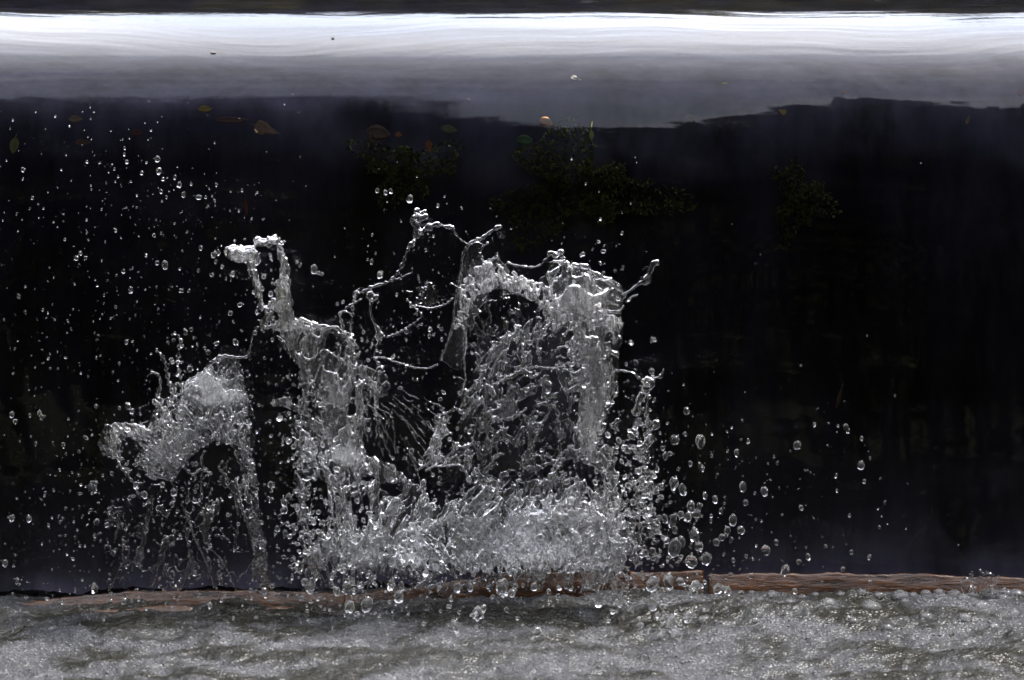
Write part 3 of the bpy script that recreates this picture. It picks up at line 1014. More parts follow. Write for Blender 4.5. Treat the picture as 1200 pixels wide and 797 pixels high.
for i, (pts, b) in enumerate([
    ([(298, 279, 3.0), (306, 282, 4.0), (318, 281, 3.4), (323, 276, 2.0), (326, 290, 2.2), (331, 305, 3.6), (334, 322, 4.6), (336, 338, 3.4)], 0.3),
    ([(267, 298, 4.2), (276, 292, 4.4), (287, 296, 3.6), (294, 292, 4.6), (300, 300, 3.0), (298, 318, 4.0), (299, 336, 3.4)], 0.3),
    ([(350, 374, 3.0), (362, 378, 3.2), (378, 383, 3.0), (392, 384, 2.4), (402, 390, 3.4)], 0.3),
    ([(404, 392, 2.4), (401, 380, 2.0), (398, 370, 2.4), (401, 365, 1.6), (410, 367, 1.2)], 0.5),
    ([(413, 396, 2.6), (411, 380, 1.6), (413, 368, 2.6), (414, 356, 1.8), (417, 345, 2.6), (421, 338, 2.2)], 0.6),
    ([(404, 362, 1.6), (412, 357, 2.0), (424, 351, 1.2)], 0.5),
    ([(415, 345, 1.6), (424, 342, 1.6), (433, 338, 2.6), (446, 333, 2.0), (458, 329, 2.2), (466, 319, 2.2), (472, 309, 2.6), (476, 297, 2.0), (481, 288, 3.0), (487, 281, 3.8)], 0.45),
    ([(458, 329, 1.2), (470, 325, 1.1), (482, 320, 0.9)], 0.3),
    ([(430, 342, 4.5), (438, 349, 5.0), (444, 346, 3.0)], 0.2),
    ([(436, 350, 3.0), (434, 362, 2.0), (437, 374, 2.2), (442, 384, 2.6), (445, 393, 6.0), (445, 399, 3.0), (440, 410, 1.2), (438, 420, 1.0)], 0.15),
    ([(440, 419, 1.3), (452, 420, 1.2), (470, 426, 1.2), (488, 431, 1.0), (503, 431, 1.2), (513, 427, 2.0)], 0.3),
    ([(438, 418, 1.6), (444, 426, 2.2), (450, 432, 2.4)], 0.4),
    ([(476, 350, 1.2), (487, 362, 1.6), (495, 370, 1.4), (486, 378, 1.1), (474, 386, 1.6), (462, 392, 2.0), (452, 396, 1.4)], 0.6),
    ([(486, 357, 0.8), (500, 361, 1.3), (512, 360, 1.5), (524, 355, 1.3), (531, 349, 1.4)], 0.4),
]):
    strand('strand', S2, pts, -0.12, seed=500 + i * 7, bead=b)
sheet('web', S2, [[(470, 335), (500, 332), (536, 330), (531, 350), (516, 360), (500, 362), (488, 358), (478, 352)]], -0.10, thick=0.5, rough=0.2, air=0.05, edge=4, seed=71, lace=-0.2, lcell=10, web=0.04)
# the fan of fine jets under the spire's shoulder
for i in range(70):
    a = R(random.uniform(8, 92))
    r0 = random.uniform(8, 78)
    r1 = r0 + random.uniform(6, 26)
    if r1 > 60 + 40 * math.cos(a - R(50)):
        continue
    cx, cy = 432 + random.uniform(-20, 24), 456 + random.uniform(-16, 16)
    q = [(cx + math.cos(a) * r, cy + math.sin(a) * r + 0.0040 * r * r, w_) for r, w_ in ((r0, 0.45), ((r0 + r1) / 2, 0.6), (r1, random.uniform(0.6, 1.25)))]
    strand('jet', S2, q, -0.16 + random.uniform(-0.02, 0.02), seed=700 + i, bead=0.5, wig=3.2, sides=6)

# ---- crown right of the middle
S3 = empty('water_splash', P(640, 690, -0.10), 'tallest crown of water with a curling arm on its right shoulder', 'splash')
sheet('clear_film', S3, [[(516, 424), (528, 395), (531, 376), (534, 352), (538, 332), (541, 304), (548, 287), (563, 281), (584, 266), (573, 281), (564, 294), (569, 304),
                          (584, 299), (597, 320), (610, 326), (640, 318), (648, 300), (657, 297), (664, 310), (682, 313), (704, 326), (727, 333), (732, 347), (729, 372), (729, 397),
                          (724, 425), (724, 460), (714, 485), (712, 600), (690, 690), (495, 690), (500, 640), (520, 560), (545, 480), (530, 430)]],
      lambda X, Y_: -0.06 + 0.06 * np.clip((Y_ - 330) / 200, -1, 1), thick=1.1, rough=0.05, air=0.0, edge=2.6, seed=91, bend=-0.08, warp=0.012, stretch=2.0, cell=12, lace=-0.55, fade=(600, 690), pole=(620, 760),
      holes=[(612, 318, 14, 4), (598, 374, 40, 28), (602, 474, 46, 44), (551, 425, 8, 40)],
      zones=[(570, 318, 40, 16, 0.5, 0.4, 1.3), (545, 385, 14, 60, 0.4, 0.10, 1.2), (600, 330, 30, 10, 0.9, 0.8, 1.4), (600, 370, 45, 28, 0.04, 0.0, 0.8), (690, 350, 50, 40, 0.7, 0.2, 1.2),
             (600, 470, 50, 40, 0.05, 0.0, 0.8), (650, 385, 20, 30, 0.2, 0.02, 0.8)])
S3COL = [(640, 330), (648, 302), (657, 298), (664, 311), (682, 314), (704, 327), (727, 334), (731, 347), (728, 372), (728, 397), (723, 425), (723, 458), (711, 482), (708, 505), (720, 525),
         (722, 555), (738, 602), (745, 640), (733, 690), (600, 690), (596, 600), (640, 560), (668, 520), (664, 470), (668, 430), (664, 400), (652, 372)]
S3FLANK = [(487, 602), (488, 560), (497, 530), (508, 500), (510, 476), (517, 472), (524, 486), (540, 462), (560, 430), (570, 410), (590, 390), (640, 370), (660, 380), (640, 398), (604, 412), (584, 440),
           (570, 470), (560, 500), (556, 545), (580, 560), (640, 565), (640, 690), (470, 690)]
S3CAP = [(538, 334), (548, 320), (575, 305), (590, 312), (600, 322), (625, 332), (655, 345), (668, 330), (672, 372), (650, 392), (625, 352), (590, 340), (560, 345), (545, 372), (538, 392), (532, 380)]
S3X = [[(575, 470), (600, 446), (630, 432), (666, 424), (668, 440), (630, 450), (604, 470), (580, 490)],
       [(575, 500), (600, 514), (625, 495), (640, 470), (652, 466), (656, 486), (640, 520), (600, 540), (570, 530)],
       [(560, 470), (575, 430), (612, 405), (650, 395), (668, 400), (668, 560), (560, 560)]]
H3 = [[(497, 575), (500, 556), (510, 547), (540, 546), (549, 566), (545, 574), (528, 578), (515, 592), (503, 585)], (594, 541, 14, 9), (663, 551, 11, 10), (644, 500, 7, 20), (534, 500, 8, 18), (522, 520, 6, 10), (687, 555, 4, 8),
      (551, 505, 6, 12), (640, 424, 10, 8), (600, 365, 26, 16)]
S3Y = lambda X, Y_: -0.15 - 0.05 * np.clip((Y_ - 520) / 170, 0, 1)
stack(S3, [S3COL], S3Y, 113, [
    dict(dy=0.03, lace=-0.16, lcell=11, web=0.10, bend=-0.06, fade=(640, 690)),
    dict(dy=-0.03, lace=0.04, lcell=16, web=0.04, bend=0.07, thick=3.4, fade=(650, 705))],
    thick=2.8, rough=0.7, air=0.26, edge=3.4, holes=H3, pole=(660, 1000), stretch=3.8,
    zones=[(700, 350, 40, 26, 0.9, 0.4, 1.1, -0.12), (690, 430, 34, 60, 0.8, 0.3, 1.1, -0.2), (690, 500, 22, 50, 0.4, 0.55, 1.0, -0.35), (700, 590, 40, 40, 0.9, 0.4, 1.2, -0.1), (718, 380, 12, 10, 0.8, 1.0, 1.2, -0.3)])
stack(S3, [S3FLANK], S3Y, 163, [
    dict(dy=0.04, lace=-0.10, lcell=11, web=0.10, fade=(630, 690)),
    dict(dy=-0.03, lace=0.08, lcell=15, web=0.02, thick=3.2, fade=(640, 700))],
    thick=2.6, rough=0.7, air=0.28, edge=3.6, holes=H3, ang=0.55, stretch=3.6,
    zones=[(515, 520, 24, 50, 0.9, 0.6, 1.1, -0.25), (560, 590, 50, 30, 0.7, 0.4, 1.0, -0.05)])
sheet('torn_sheet', S3, [S3CAP], -0.12, thick=2.4, rough=0.4, air=1.0, edge=3.0, seed=211, lace=-0.32, lcell=11, web=0.12, pole=(610, 470), stretch=2.4)
sheet('torn_sheet', S3, S3X, -0.14, thick=2.2, rough=0.6, air=0.2, edge=4.0, seed=223, lace=0.03, lcell=17, web=0.012, ang=0.7, stretch=1.5, holes=H3)
sheet('torn_sheet', S3, [[(556, 480), (566, 440), (590, 412), (630, 398), (666, 396), (672, 470), (672, 580), (540, 590), (548, 530)]], -0.04, thick=1.9, rough=0.5, air=0.16, edge=4.0, seed=227,
      lace=0.02, lcell=10, web=0.03, pole=(640, 800), stretch=3.4, holes=H3)
sheet('torn_sheet', S3, [[(560, 340), (600, 338), (640, 352), (660, 380), (640, 400), (600, 402), (565, 430), (548, 420), (545, 375)]], -0.02, thick=1.2, rough=0.3, air=0.06, edge=4.0, seed=229,
      lace=0.16, lcell=11, web=0.035, pole=(610, 480), stretch=2.6)
# the aerated dome where the fall strikes
sheet('aerated_dome', S3, [[(455, 690), (462, 645), (490, 600), (540, 570), (600, 556), (660, 552), (712, 570), (738, 615), (736, 660), (725, 690)]],
      lambda X, Y_: -0.16 - 0.09 * np.clip((Y_ - 575) / 115, 0, 1), thick=3.0, rough=0.3, air=1.1, edge=5.0, seed=239, lace=-0.35, lcell=10, fade=(655, 688, 566, 628), pole=(620, 760), stretch=1.4, cell=6,
      zones=[(650, 622, 70, 42, 0.22, 1.15, 1.0, -0.8), (570, 650, 50, 30, 0.25, 0.9, 1.0, -0.6), (520, 640, 30, 30, 0.6, 0.4, 1.0, -0.05)])
sheet('aerated_dome', S2, [[(352, 690), (350, 640), (372, 612), (420, 600), (470, 606), (500, 640), (500, 690)]],
      -0.15, thick=2.6, rough=0.5, air=0.5, edge=5.0, seed=251, lace=-0.18, lcell=10, fade=(650, 690, 590, 645), stretch=1.8, cell=7)


sheet('spill', S3, [[(655, 640), (700, 620), (745, 630), (755, 660), (745, 690), (735, 712), (700, 714), (680, 700), (665, 690)]], -0.20, thick=2.6, rough=0.5, air=0.5, edge=5.0, seed=261,
      lace=-0.05, lcell=11, web=0.07, stretch=2.4, fade=(680, 716))


def cling(parent, boxes, seed):
    """drops and rills clinging to and flying before the body of the splash"""
    rg = np.random.default_rng(seed)
    C_, Rr = [], []
    for (cx, cy, sx, sy, n_, rm, yd) in boxes:
        x = rg.normal(cx, sx, n_)
        y = rg.normal(cy, sy, n_)
        r = 0.8 + (rm - 0.8) * rg.uniform(0, 1, n_) ** 2
        C_.append(P(x, y, yd + rg.uniform(-0.05, 0.03, n_)))
        Rr.append(r * PX)
    C_, Rr = np.vstack(C_), np.concatenate(Rr)
    sq_ = np.stack([rg.uniform(0.75, 1.1, len(Rr)), rg.uniform(0.75, 1.1, len(Rr)), rg.uniform(0.9, 1.6, len(Rr))], -1)
    ob_ = scatter_spheres('clinging_drops', C_, Rr, ICO2, M_DROP, squash=sq_)
    ob_.parent = parent
    ob_.location = -np.array(parent.location)
    tag(ob_, kind='stuff')


cling(S1, [(230, 470, 40, 30, 80, 2.6, -0.17), (150, 520, 25, 20, 30, 2.6, -0.17), (200, 600, 50, 40, 130, 3.0, -0.15), (296, 580, 8, 60, 45, 2.6, -0.16), (205, 440, 12, 25, 30, 2.6, -0.14)], 1)
cling(S2, [(315, 330, 18, 30, 55, 3.0, -0.16), (360, 520, 12, 60, 80, 3.4, -0.2), (410, 560, 40, 50, 130, 3.6, -0.22), (430, 650, 55, 25, 130, 3.4, -0.24), (425, 430, 30, 25, 45, 2.6, -0.17)], 2)
cling(S3, [(690, 420, 24, 60, 100, 3.0, -0.22), (700, 580, 28, 50, 160, 3.8, -0.25), (600, 500, 50, 45, 45, 3.4, -0.2), (620, 650, 80, 25, 75, 3.2, -0.29), (520, 540, 20, 50, 65, 2.8, -0.2), (690, 335, 25, 12, 20, 3.0, -0.15)], 3)
for i, (pts, b, ai) in enumerate([
    ([(487, 281, 4.4), (489, 268, 5.0), (484, 257, 4.6), (494, 256, 5.4), (502, 252, 5.0)], 0.3, .15),
    ([(486, 244, 3.0), (492, 250, 3.6), (500, 246, 3.6)], 0.4, .15),
    ([(490, 275, 3.6), (500, 268, 4.4), (510, 263, 3.0), (522, 266, 2.4), (530, 267, 2.8), (534, 274, 1.6), (541, 282, 1.1), (548, 286, 1.6)], 0.35, .15),
    ([(516, 423, 2.4), (524, 404, 2.0), (530, 385, 2.4), (532, 366, 2.0), (535, 345, 2.2), (540, 320, 1.6), (541, 303, 1.5), (549, 287, 2.4), (566, 278, 2.6), (577, 270, 2.0), (584, 266, 3.2), (588, 267, 2.4)], 0.2, .3),
    ([(586, 300, 3.4), (578, 304, 2.0), (568, 306, 1.6), (563, 296, 1.4), (572, 283, 1.5)], 0.4, .2),
    ([(594, 307, 1.4), (606, 311, 1.3), (620, 313, 1.2), (632, 311, 1.4), (640, 303, 1.8), (646, 296, 3.0), (652, 300, 3.2), (657, 295, 3.6), (661, 306, 2.8), (668, 313, 2.4)], 0.35, .2),
    ([(600, 318, 2.2), (610, 327, 2.8), (620, 331, 3.4), (634, 334, 2.8), (648, 342, 2.4), (656, 350, 2.2)], 0.3, .7),
    ([(537, 336, 2.4), (552, 334, 2.6), (570, 331, 2.4), (586, 328, 2.4), (604, 330, 2.2)], 0.25, .7),
    ([(668, 313, 3.0), (682, 312, 4.6), (694, 319, 3.0), (708, 326, 3.2), (726, 334, 2.4)], 0.3, .3),
    ([(728, 346, 2.4), (738, 341, 2.0), (748, 333, 2.4), (757, 329, 5.0), (762, 318, 3.4), (766, 309, 4.2), (773, 307, 4.8)], 0.12, .15),
    ([(734, 355, 1.2), (740, 348, 1.6), (748, 346, 1.5)], 0.3, .15),
    ([(536, 380, 1.6), (543, 384, 2.4), (546, 398, 1.8), (544, 420, 1.4), (545, 445, 1.3), (540, 462, 1.6)], 0.3, .3),
    ([(576, 460, 1.4), (573, 440, 1.3), (585, 418, 1.4), (596, 408, 1.6)], 0.25, .25),
    ([(566, 470, 1.6), (573, 486, 2.0), (590, 492, 2.4), (604, 488, 2.2), (618, 478, 1.8)], 0.3, .4),
    ([(575, 452, 1.4), (588, 446, 1.8), (606, 436, 1.6), (626, 430, 1.8), (650, 432, 1.6), (668, 424, 1.4)], 0.3, .3),
    ([(612, 402, 1.8), (613, 416, 1.6), (616, 428, 2.0)], 0.5, .2),
    ([(640, 352, 2.2), (646, 362, 2.6), (656, 368, 2.4), (664, 372, 2.2)], 0.3, .5),
    ([(632, 396, 1.6), (630, 412, 2.2), (634, 426, 2.0)], 0.5, .2),
    ([(628, 476, 2.4), (638, 473, 2.6), (644, 480, 2.0), (638, 492, 2.2), (632, 500, 3.0)], 0.3, .2),
    ([(648, 474, 2.4), (654, 486, 2.6), (652, 500, 2.2), (656, 516, 2.2)], 0.3, .2),
    ([(498, 552, 1.6), (510, 546, 1.8), (525, 546, 1.6), (541, 546, 1.8), (547, 558, 1.6), (551, 568, 2.0)], 0.25, .5),
    ([(640, 530, 1.6), (648, 540, 1.8), (656, 546, 1.8)], 0.2, .4),
    ([(722, 447, 1.4), (724, 458, 1.5), (718, 470, 1.4), (712, 484, 1.6)], 0.3, .1),
    ([(716, 500, 2.2), (722, 494, 2.6), (726, 492, 1.8), (720, 504, 2.4)], 0.4, .1),
]):
    strand('strand', S3, pts, -0.13 if i > 10 else -0.07, seed=900 + i * 7, bead=b, air=ai)

# ---- broken column of joined drops beside the crown
S4 = empty('water_splash', P(755, 640, -0.16), 'broken column of joined drops hanging beside the crown, wishbone at its top', 'splash')
for i, (pts, b) in enumerate([
    ([(725, 434, 1.0), (733, 435, 1.6), (741, 437, 1.2), (750, 444, 2.6)], 0.2),
    ([(778, 432, 0.9), (774, 441, 2.6), (768, 443, 1.6), (762, 445, 2.6)], 0.2),
    ([(751, 446, 5.0), (757, 447, 6.5), (763, 450, 5.0), (757, 456, 7.0), (760, 462, 5.0)], 0.15),
    ([(756, 460, 5.0), (750, 468, 4.2), (747, 477, 4.6), (744, 488, 5.6)], 0.15),
    ([(761, 462, 3.0), (759, 474, 2.0), (758, 485, 2.6), (759, 500, 2.4), (762, 508, 3.8)], 0.35),
    ([(766, 492, 3.4), (770, 498, 4.0), (764, 504, 3.0)], 0.3),
    ([(763, 508, 4.0), (760, 518, 5.5), (752, 526, 6.0), (746, 528, 4.0), (758, 534, 5.6), (754, 544, 4.2)], 0.3),
    ([(737, 506, 3.6), (741, 512, 3.4), (744, 516, 2.4)], 0.25),
    ([(729, 521, 3.0), (734, 527, 4.4), (740, 531, 3.4)], 0.25),
    ([(754, 545, 4.5), (757, 556, 5.0), (752, 564, 5.5), (760, 570, 6.0), (756, 580, 7.0)], 0.35),
]):
    strand('joined_drops', S4, pts, -0.18, seed=1300 + i * 7, bead=b, air=0.1, sides=14)
sheet('water_sheet', S4, [[(738, 560), (748, 556), (764, 562), (770, 580), (760, 592), (768, 604), (778, 626), (766, 630), (755, 640), (738, 655), (716, 664), (722, 640), (742, 620), (742, 596), (746, 580)]],
      -0.20, thick=3.6, rough=0.8, air=0.15, edge=3.5, seed=131, cell=7, stretch=1.3, lace=-0.12, lcell=8, web=0.1)

cling(S4, [(756, 520, 7, 40, 45, 4.2, -0.18), (757, 600, 12, 28, 70, 4.6, -0.21), (735, 560, 10, 40, 50, 3.6, -0.2)], 4)

# ---- small spurt by the right end of the sill
S5 = empty('water_splash', P(1142, 684, -0.06), 'tiny clear spurt of water by the right end of the sill', 'splash')
sheet('water_sheet', S5, [[(1120, 690), (1130, 678), (1138, 670), (1147, 662), (1152, 670), (1160, 674), (1172, 676), (1182, 688), (1180, 696), (1122, 696)]], -0.11, thick=2.0, rough=0.7, air=0.15, edge=4.0, seed=141, lace=-0.1, lcell=9, web=0.12)

# ------------------------------------------------------------------ drops
DROP_ME = []
for k in range(8):
    v, f = ICO3
    v = v.copy()
    if k:
        bmp = 1 + (0.06 + 0.05 * k) * vnoise(v[:, 0] * 1.3 + k * 9, v[:, 1] * 1.3 + v[:, 2] * 0.9, k)
        v = v * bmp[:, None]
        v[:, 2] *= 1 + 0.06 * k
        v[:, 0] *= 1 - 0.02 * k
    ob = mesh_obj('drop_source', v, f, M_DROP)
    DROP_ME.append(ob.data)
    bpy.data.objects.remove(ob)

# (px, py, half width, half height, depth)
HAND = [
 # right of the splash
 (804.6,481.7,4.2,4.2),(790.5,515.6,7,7),(821,518,5.5,8),(803,508.5,2.5,2.5),(808.8,543,3.4,3.4),(821.5,547.6,4.2,5),(776.5,525.4,3,3.4),(779.5,534.5,3.6,4.4),(770,550,3,3.6),
 (789.9,567,6,6.6),(800,574,4,7),(774,571,5.5,4),(794.8,549.5,2.4,2.6),(826,581,2.8,5.4),(838,585.4,3.8,4),(844.7,598.8,2.8,3.8),(870.4,570.4,4,8),(873.7,589,4,4.4),(884.8,578,2,2.2),
 (895.2,576.3,4.6,5),(912.8,572,1.8,2),(779,608,5,5),(789,610,5,8),(798,603,4,5.4),(790.5,621,4.5,5),(859,609.5,5,7),(852.5,621.6,4.5,4.6),(867.8,621.3,5,5),(839.5,635.6,5,5.4),(846,629.8,5,4.6),
 (856.7,633,3,3.8),(813.4,627.5,7.4,8),(819,640.5,6,6.4),(790.5,642,7,12),(799.3,635,5,7),(780.8,633,4.2,5.4),(764.5,645.4,4.5,4.6),(770,654.5,3.4,3.6),(897.5,645,6.4,6.4),(909.5,635.6,3.2,4.4),
 (920.3,668.9,5,6.5),(936,658.5,3.8,4.2),(947,652.6,3,3.6),(810,658.5,9,8),(828,655,8,7),(859.3,656.5,2.6,3.4),(874.7,652,2,2.2),(856,673.5,3,3),(881,674.8,3.2,3.2),
 (934,522,4.4,6),(954,497.7,2.5,2.8),(991,500,4.4,4),(994,505,2.2,2.6),(1010,513.7,2.4,2.8),(1009,545.6,4.6,6),(1019.4,537,2,2.2),(1012.6,564,2.4,2.8),(863,531,3.2,3.8),(876.6,517,2.2,2.8),(869,515,1.5,1.7),
 (911,542.4,2,2.2),(907,535,1.5,1.6),(979.7,557.4,2,2.4),(981,575,1.9,2.1),(995.6,604,2,2.3),(938.9,595,2.6,3),(1030.5,618,1.9,2.3),(1018.8,653,2.5,2.7),(997.6,647,2.2,3.2),(987.8,667,3,3.8),(968,640.5,2,2.3),
 (1019.4,682,2.6,2.8),(1036.7,589,2.2,2.5),(810,594,6,7),(816,602,6.5,6),(806,606,6,5),(820,594,4,4),(833,611,2.2,2.4),(849,590,1.8,2),(886,609,1.8,2),(767,398,2.4,2.4),(766,398,2,2),(745,425,3.6,3.6),(764,398,3.4,3.4),
 # in front of the sill and the froth
 (764.5,684.5,8,9),(783.4,682,7,8),(797,681,5,6),(841,689.5,6.5,6.5),(853,692.7,5,5),(815,689,8,9),(931.7,692.7,3.4,3.6),(813,694,6,6),(806.7,723,6,8),(885,728,4,4.6),(847,691,5,5),(1000,718,4,4),
 (560,719.6,7.5,7),(566,714,4.5,5),(533.5,734.7,4.4,8),(630,741,4,6.5),(787,731,8,8),(764,708,6,7),(793,745,6,7),(822,726,3.4,4),(1115,742,4,4.4),(870,700,3,3.4),
 (351,664.4,5.4,5.6),(366,672.4,9,11),(363,688.5,6.4,6.4),(357,682,5,5),(407,688.5,7,8),(409,710.6,6.4,7.6),(430,708.6,7,10),(458.5,685.5,4.4,6),(467.6,699.6,6.8,7),(470.6,686.5,3,5),(395,693,4,5),(422,686,4.4,4.4),(415,692,4,4),
 (573,674.5,4.4,6),(536,688.5,6,6),(551,688.5,4,5.6),(589,689.5,9,9),(600,695,5,5),(634.5,676.5,6.4,6),(640,672,4,4),(626,688,4,4.2),(643,693.5,3,3.2),(653.6,699.6,3,3.2),(604,687,3.2,3.4),(613,686,2.4,3.2),(601,669,3.4,3),(587,668,2.4,4),
 (588,640,4,4.6),(584,634,3,3.4),(572,644,3,3),(607,610,3,4),(598,621,2.4,4),(593,612,2.6,3.4),(632,635,2,3.6),(669,633,2.8,2.6),(662,594,3,2.8),(720,655,3,3),(735,600,4,6),(727,592,5,7),(741,610,5,5),
 # left of the splash, high
 (146,173.6,2,2.2),(145.8,181,2.2,2.4),(148.8,189.5,3,2.8),(101.8,189.5,2.4,2.2),(184.6,186.5,3.8,5),(186.4,200.7,4.8,4.6),(191,210,3,3),(188.9,224.5,3,3.2),(195,231,2.4,2.6),(166,202.8,2.8,2.8),(210,216.6,4,3.6),
 (205,208,2.4,2.8),(215,228,1.9,4.8),(232.8,231,5.4,4),(241,231,2.5,2.6),(251.5,235,2,2.2),(253.6,216.6,2,2.2),(27,199,3.6,2.6),(27,210,1.6,1.6),(37.7,232,2.8,2.6),(134,198,1.6,2),(138.5,207,1.6,1.7),(160.5,229,2,2),
 (135,270,2.7,2.8),(180.7,276,2.7,2.8),(188.9,273.5,2.2,2.2),(76,280.5,2.5,2.3),(89.5,302.5,4.6,4),(100,302.5,2.8,3),(94,297,2.6,2.6),(184,308,3.4,3.8),(193.4,310.6,4.8,6.8),(171,299,2.5,2.3),(144.6,318,2.4,2.5),(152.7,339.8,3.6,4.2),
 (212.7,340.7,4,3),(221.5,340.7,2.3,2.3),(248,322,4,2.8),(232.5,317.5,2.6,2.7),(249.7,299,3.6,3.6),(256,296,3.5,3.5),(253,306.7,3,3),(260.8,313,3,2.8),(273,321,3,3.4),(270,367,4.2,4.2),(217,389,3.8,4.2),(224,386,3.6,3.6),
 (21.7,347,2.7,2.9),(29.5,365.4,3.4,2.4),(85.5,362.5,1.7,1.7),(122,346,1.7,1.9),(135.5,360,2.2,2.1),(235,290.7,2.4,4),(275,282,2.1,2.2),(50,363,2,2),(148,401,3.2,3.6),(140,426,2.2,2.4),(276,401,3.8,4),(244,413,5,4.4),(240,408,2.6,2.6),
 (222,432,3.4,4.2),(231,404,2,2),(299,390,3,3),(319,398,2.6,2.6),(310,420,2,2.3),(318,421,1.6,1.8),
 (368.2,315.7,5.2,5.2),(376.7,321,3,2.6),(373,320,2.4,2.2),(435.7,307,2,2.8),(445.7,322.7,3.4,4),(442,223.5,2.5,2.5),(452,225.5,2.6,3.2),(458,224,2.4,3),(480.3,233,4.2,4.2),(513,241,1.8,2),(541,244,1.5,1.7),(521,230,1.4,1.4),
 (436,275,1.6,1.8),(440,297,1.6,1.8),(445,322,3.4,3.8),(417,345,3.4,4),(504,386,3,2.4),(503,394,2.2,2.4),(508,392,2.2,2.2),(514,382,2,2.4),(518,398,2.2,2.4),(476,388,2.6,3.4),(465,345,2,2),(491,329,1.4,1.6),(499,293,1.6,1.8),(508,277,1.5,1.6),
 (395,356,2.2,2.2),(402,354,2.4,2.2),(442,397,2,2.2),(430,400,2,2),(436,403,1.8,2),(424,398,1.8,2),
 # left of the splash, low
 (108,572,6.4,6.6),(112,566,3.6,3.6),(128,597,3,2.8),(113.6,611.6,3.8,4),(125,615,3,3.6),(111,689.5,5.4,5.4),(203.4,577,4.4,5.4),(248.6,595.7,3.4,3.4),(316.9,568,3.8,4),(318,575,2,2),(317,586,1.9,4.5),(307,638,3.6,5),(309.8,692.5,4.6,5),
 (325,619.6,3,3.2),(212,630,2.3,2.5),(185,595.5,3,3.2),(293.8,691.5,2.8,2.8),(256.6,677,2,2.4),(244,655,2.2,2.8),(145,704.6,4.4,4.6),(246.6,709.6,3,3.2),(332.8,598,4.6,4.4),(338,583,5,5),(333,589,3,5),(364,625.7,3.2,3.4),
 (347.9,594.8,4,4.2),(359,598,5,5),(357,606,3.6,3.6),(332.3,514,2.4,2.5),(407.6,616.9,4.8,5.4),(414.4,632,5.4,5.6),(365.4,640.7,5,5.2),(372,642,3.6,4),(379,652,3,3.6),(140,478,2.4,2.4),(49,489,3.6,3.6),(46,484,3,3),(35,487,2.2,2.2),(112.6,476,3.2,3),
 (150,476,4,4),(155,482,3,3),(74,521,3.4,3),(14,486,3.4,4),(18,494,3.2,3.2),(42,520,2.4,2.8),(34,608,3.8,3.8),(14,607,3.4,3.6),(6,660,3.4,4.4),(20,681,3,4),(160,540,2.4,3),(172,535,2.2,2.6),(131,555,2.6,2.8),(170,580,3.4,4),(190,568,3,3.4),
]
NI = 0
DROPS = []      # every drop: x y rx ry depth


ORD = ['leftmost', 'second from left', 'third from left', 'fourth from left', 'fifth from left', 'sixth from left', 'seventh from left', 'eighth from left', 'ninth from left', 'tenth from left',
       'eleventh from left', 'twelfth from left', 'thirteenth from left', 'fourteenth from left', 'fifteenth from left', 'sixteenth from left', 'seventeenth from left', 'eighteenth from left']


def drop_label(px, py, rx, ry):
    r = max(rx, ry)
    size = 'tiny' if r < 2.1 else 'small' if r < 3.2 else 'large' if r < 5.4 else 'very large'
    shp = 'tall oval' if ry > 1.3 * rx else 'flat oval' if rx > 1.25 * ry else 'round'
    if py > 680:
        where = 'low before the froth, ' + ('at far left' if px < 320 else 'below the spire' if px < 500 else 'below the crown' if px < 750 else 'at the right')
    elif px > 735:
        where = ('far right, ' if px > 900 else 'beside the crown, ') + ('high' if py < 520 else 'at mid height' if py < 600 else 'just above the sill')
    elif px > 500:
        where = 'against the crown base' if py > 560 else 'by the crown top'
    elif px > 320:
        where = 'above the spire' if py < 400 else 'before the spire'
    elif py < 250:
        where = 'high at the left'
    elif py < 430:
        where = 'in mid air left of the spire' if px > 150 else 'in mid air at far left'
    else:
        where = 'under the low left splash' if px > 100 else 'low at the left edge'
    return '%s %s water drop %s' % (size, shp, where)


def finish_labels(items):
    """items: (object, px); things that share a label are told apart by their order from the left"""
    by = {}
    for ob_, px_ in items:
        by.setdefault(ob_['label'], []).append((px_, ob_))
    for lb, l_ in by.items():
        if len(l_) > 1:
            l_.sort(key=lambda q: q[0])
            for k_, (_, ob_) in enumerate(l_):
                ob_['label'] = lb + ', ' + ('rightmost' if k_ == len(l_) - 1 and k_ > 1 else ORD[min(k_, len(ORD) - 1)] if len(l_) > 2 or k_ == 0 else 'right one')


MADE = []


def add_drop(px, py, rx, ry, Y=None):
    global NI
    if Y is None:
        Y = -0.16 + random.uniform(-0.06, 0.05)
        if py > 676:
            Y = -0.26 - 0.5 * max(0, (py - 690) / 60) + random.uniform(-0.06, 0.04)
    ob = bpy.data.objects.new('water_drop', DROP_ME[random.randrange(8)])
    COL.objects.link(ob)
    ob.location = P(px, py, Y)
    k = (Y - CAM[1]) / DIST
    ob.scale = (rx * PX * k, (rx + ry) / 2 * PX * k, ry * PX * k)
    ob.rotation_euler = (random.uniform(-0.3, 0.3), random.uniform(-0.35, 0.35), random.uniform(0, 6.28))
    tag(ob, drop_label(px, py, rx, ry), 'water drop', 'drops of water in the air')
    NI += 1
    MADE.append((ob, px))


HAND.sort(key=lambda d: -d[2] * d[3])
for d in HAND[:300]:
    d = (d[0], d[1], d[2] * (0.85 if d[0] < 320 and d[1] < 430 else 1), d[3] * (0.85 if d[0] < 320 and d[1] < 430 else 1))
    add_drop(d[0], d[1], d[2] * 0.88, d[3] * 0.88)

finish_labels(MADE)

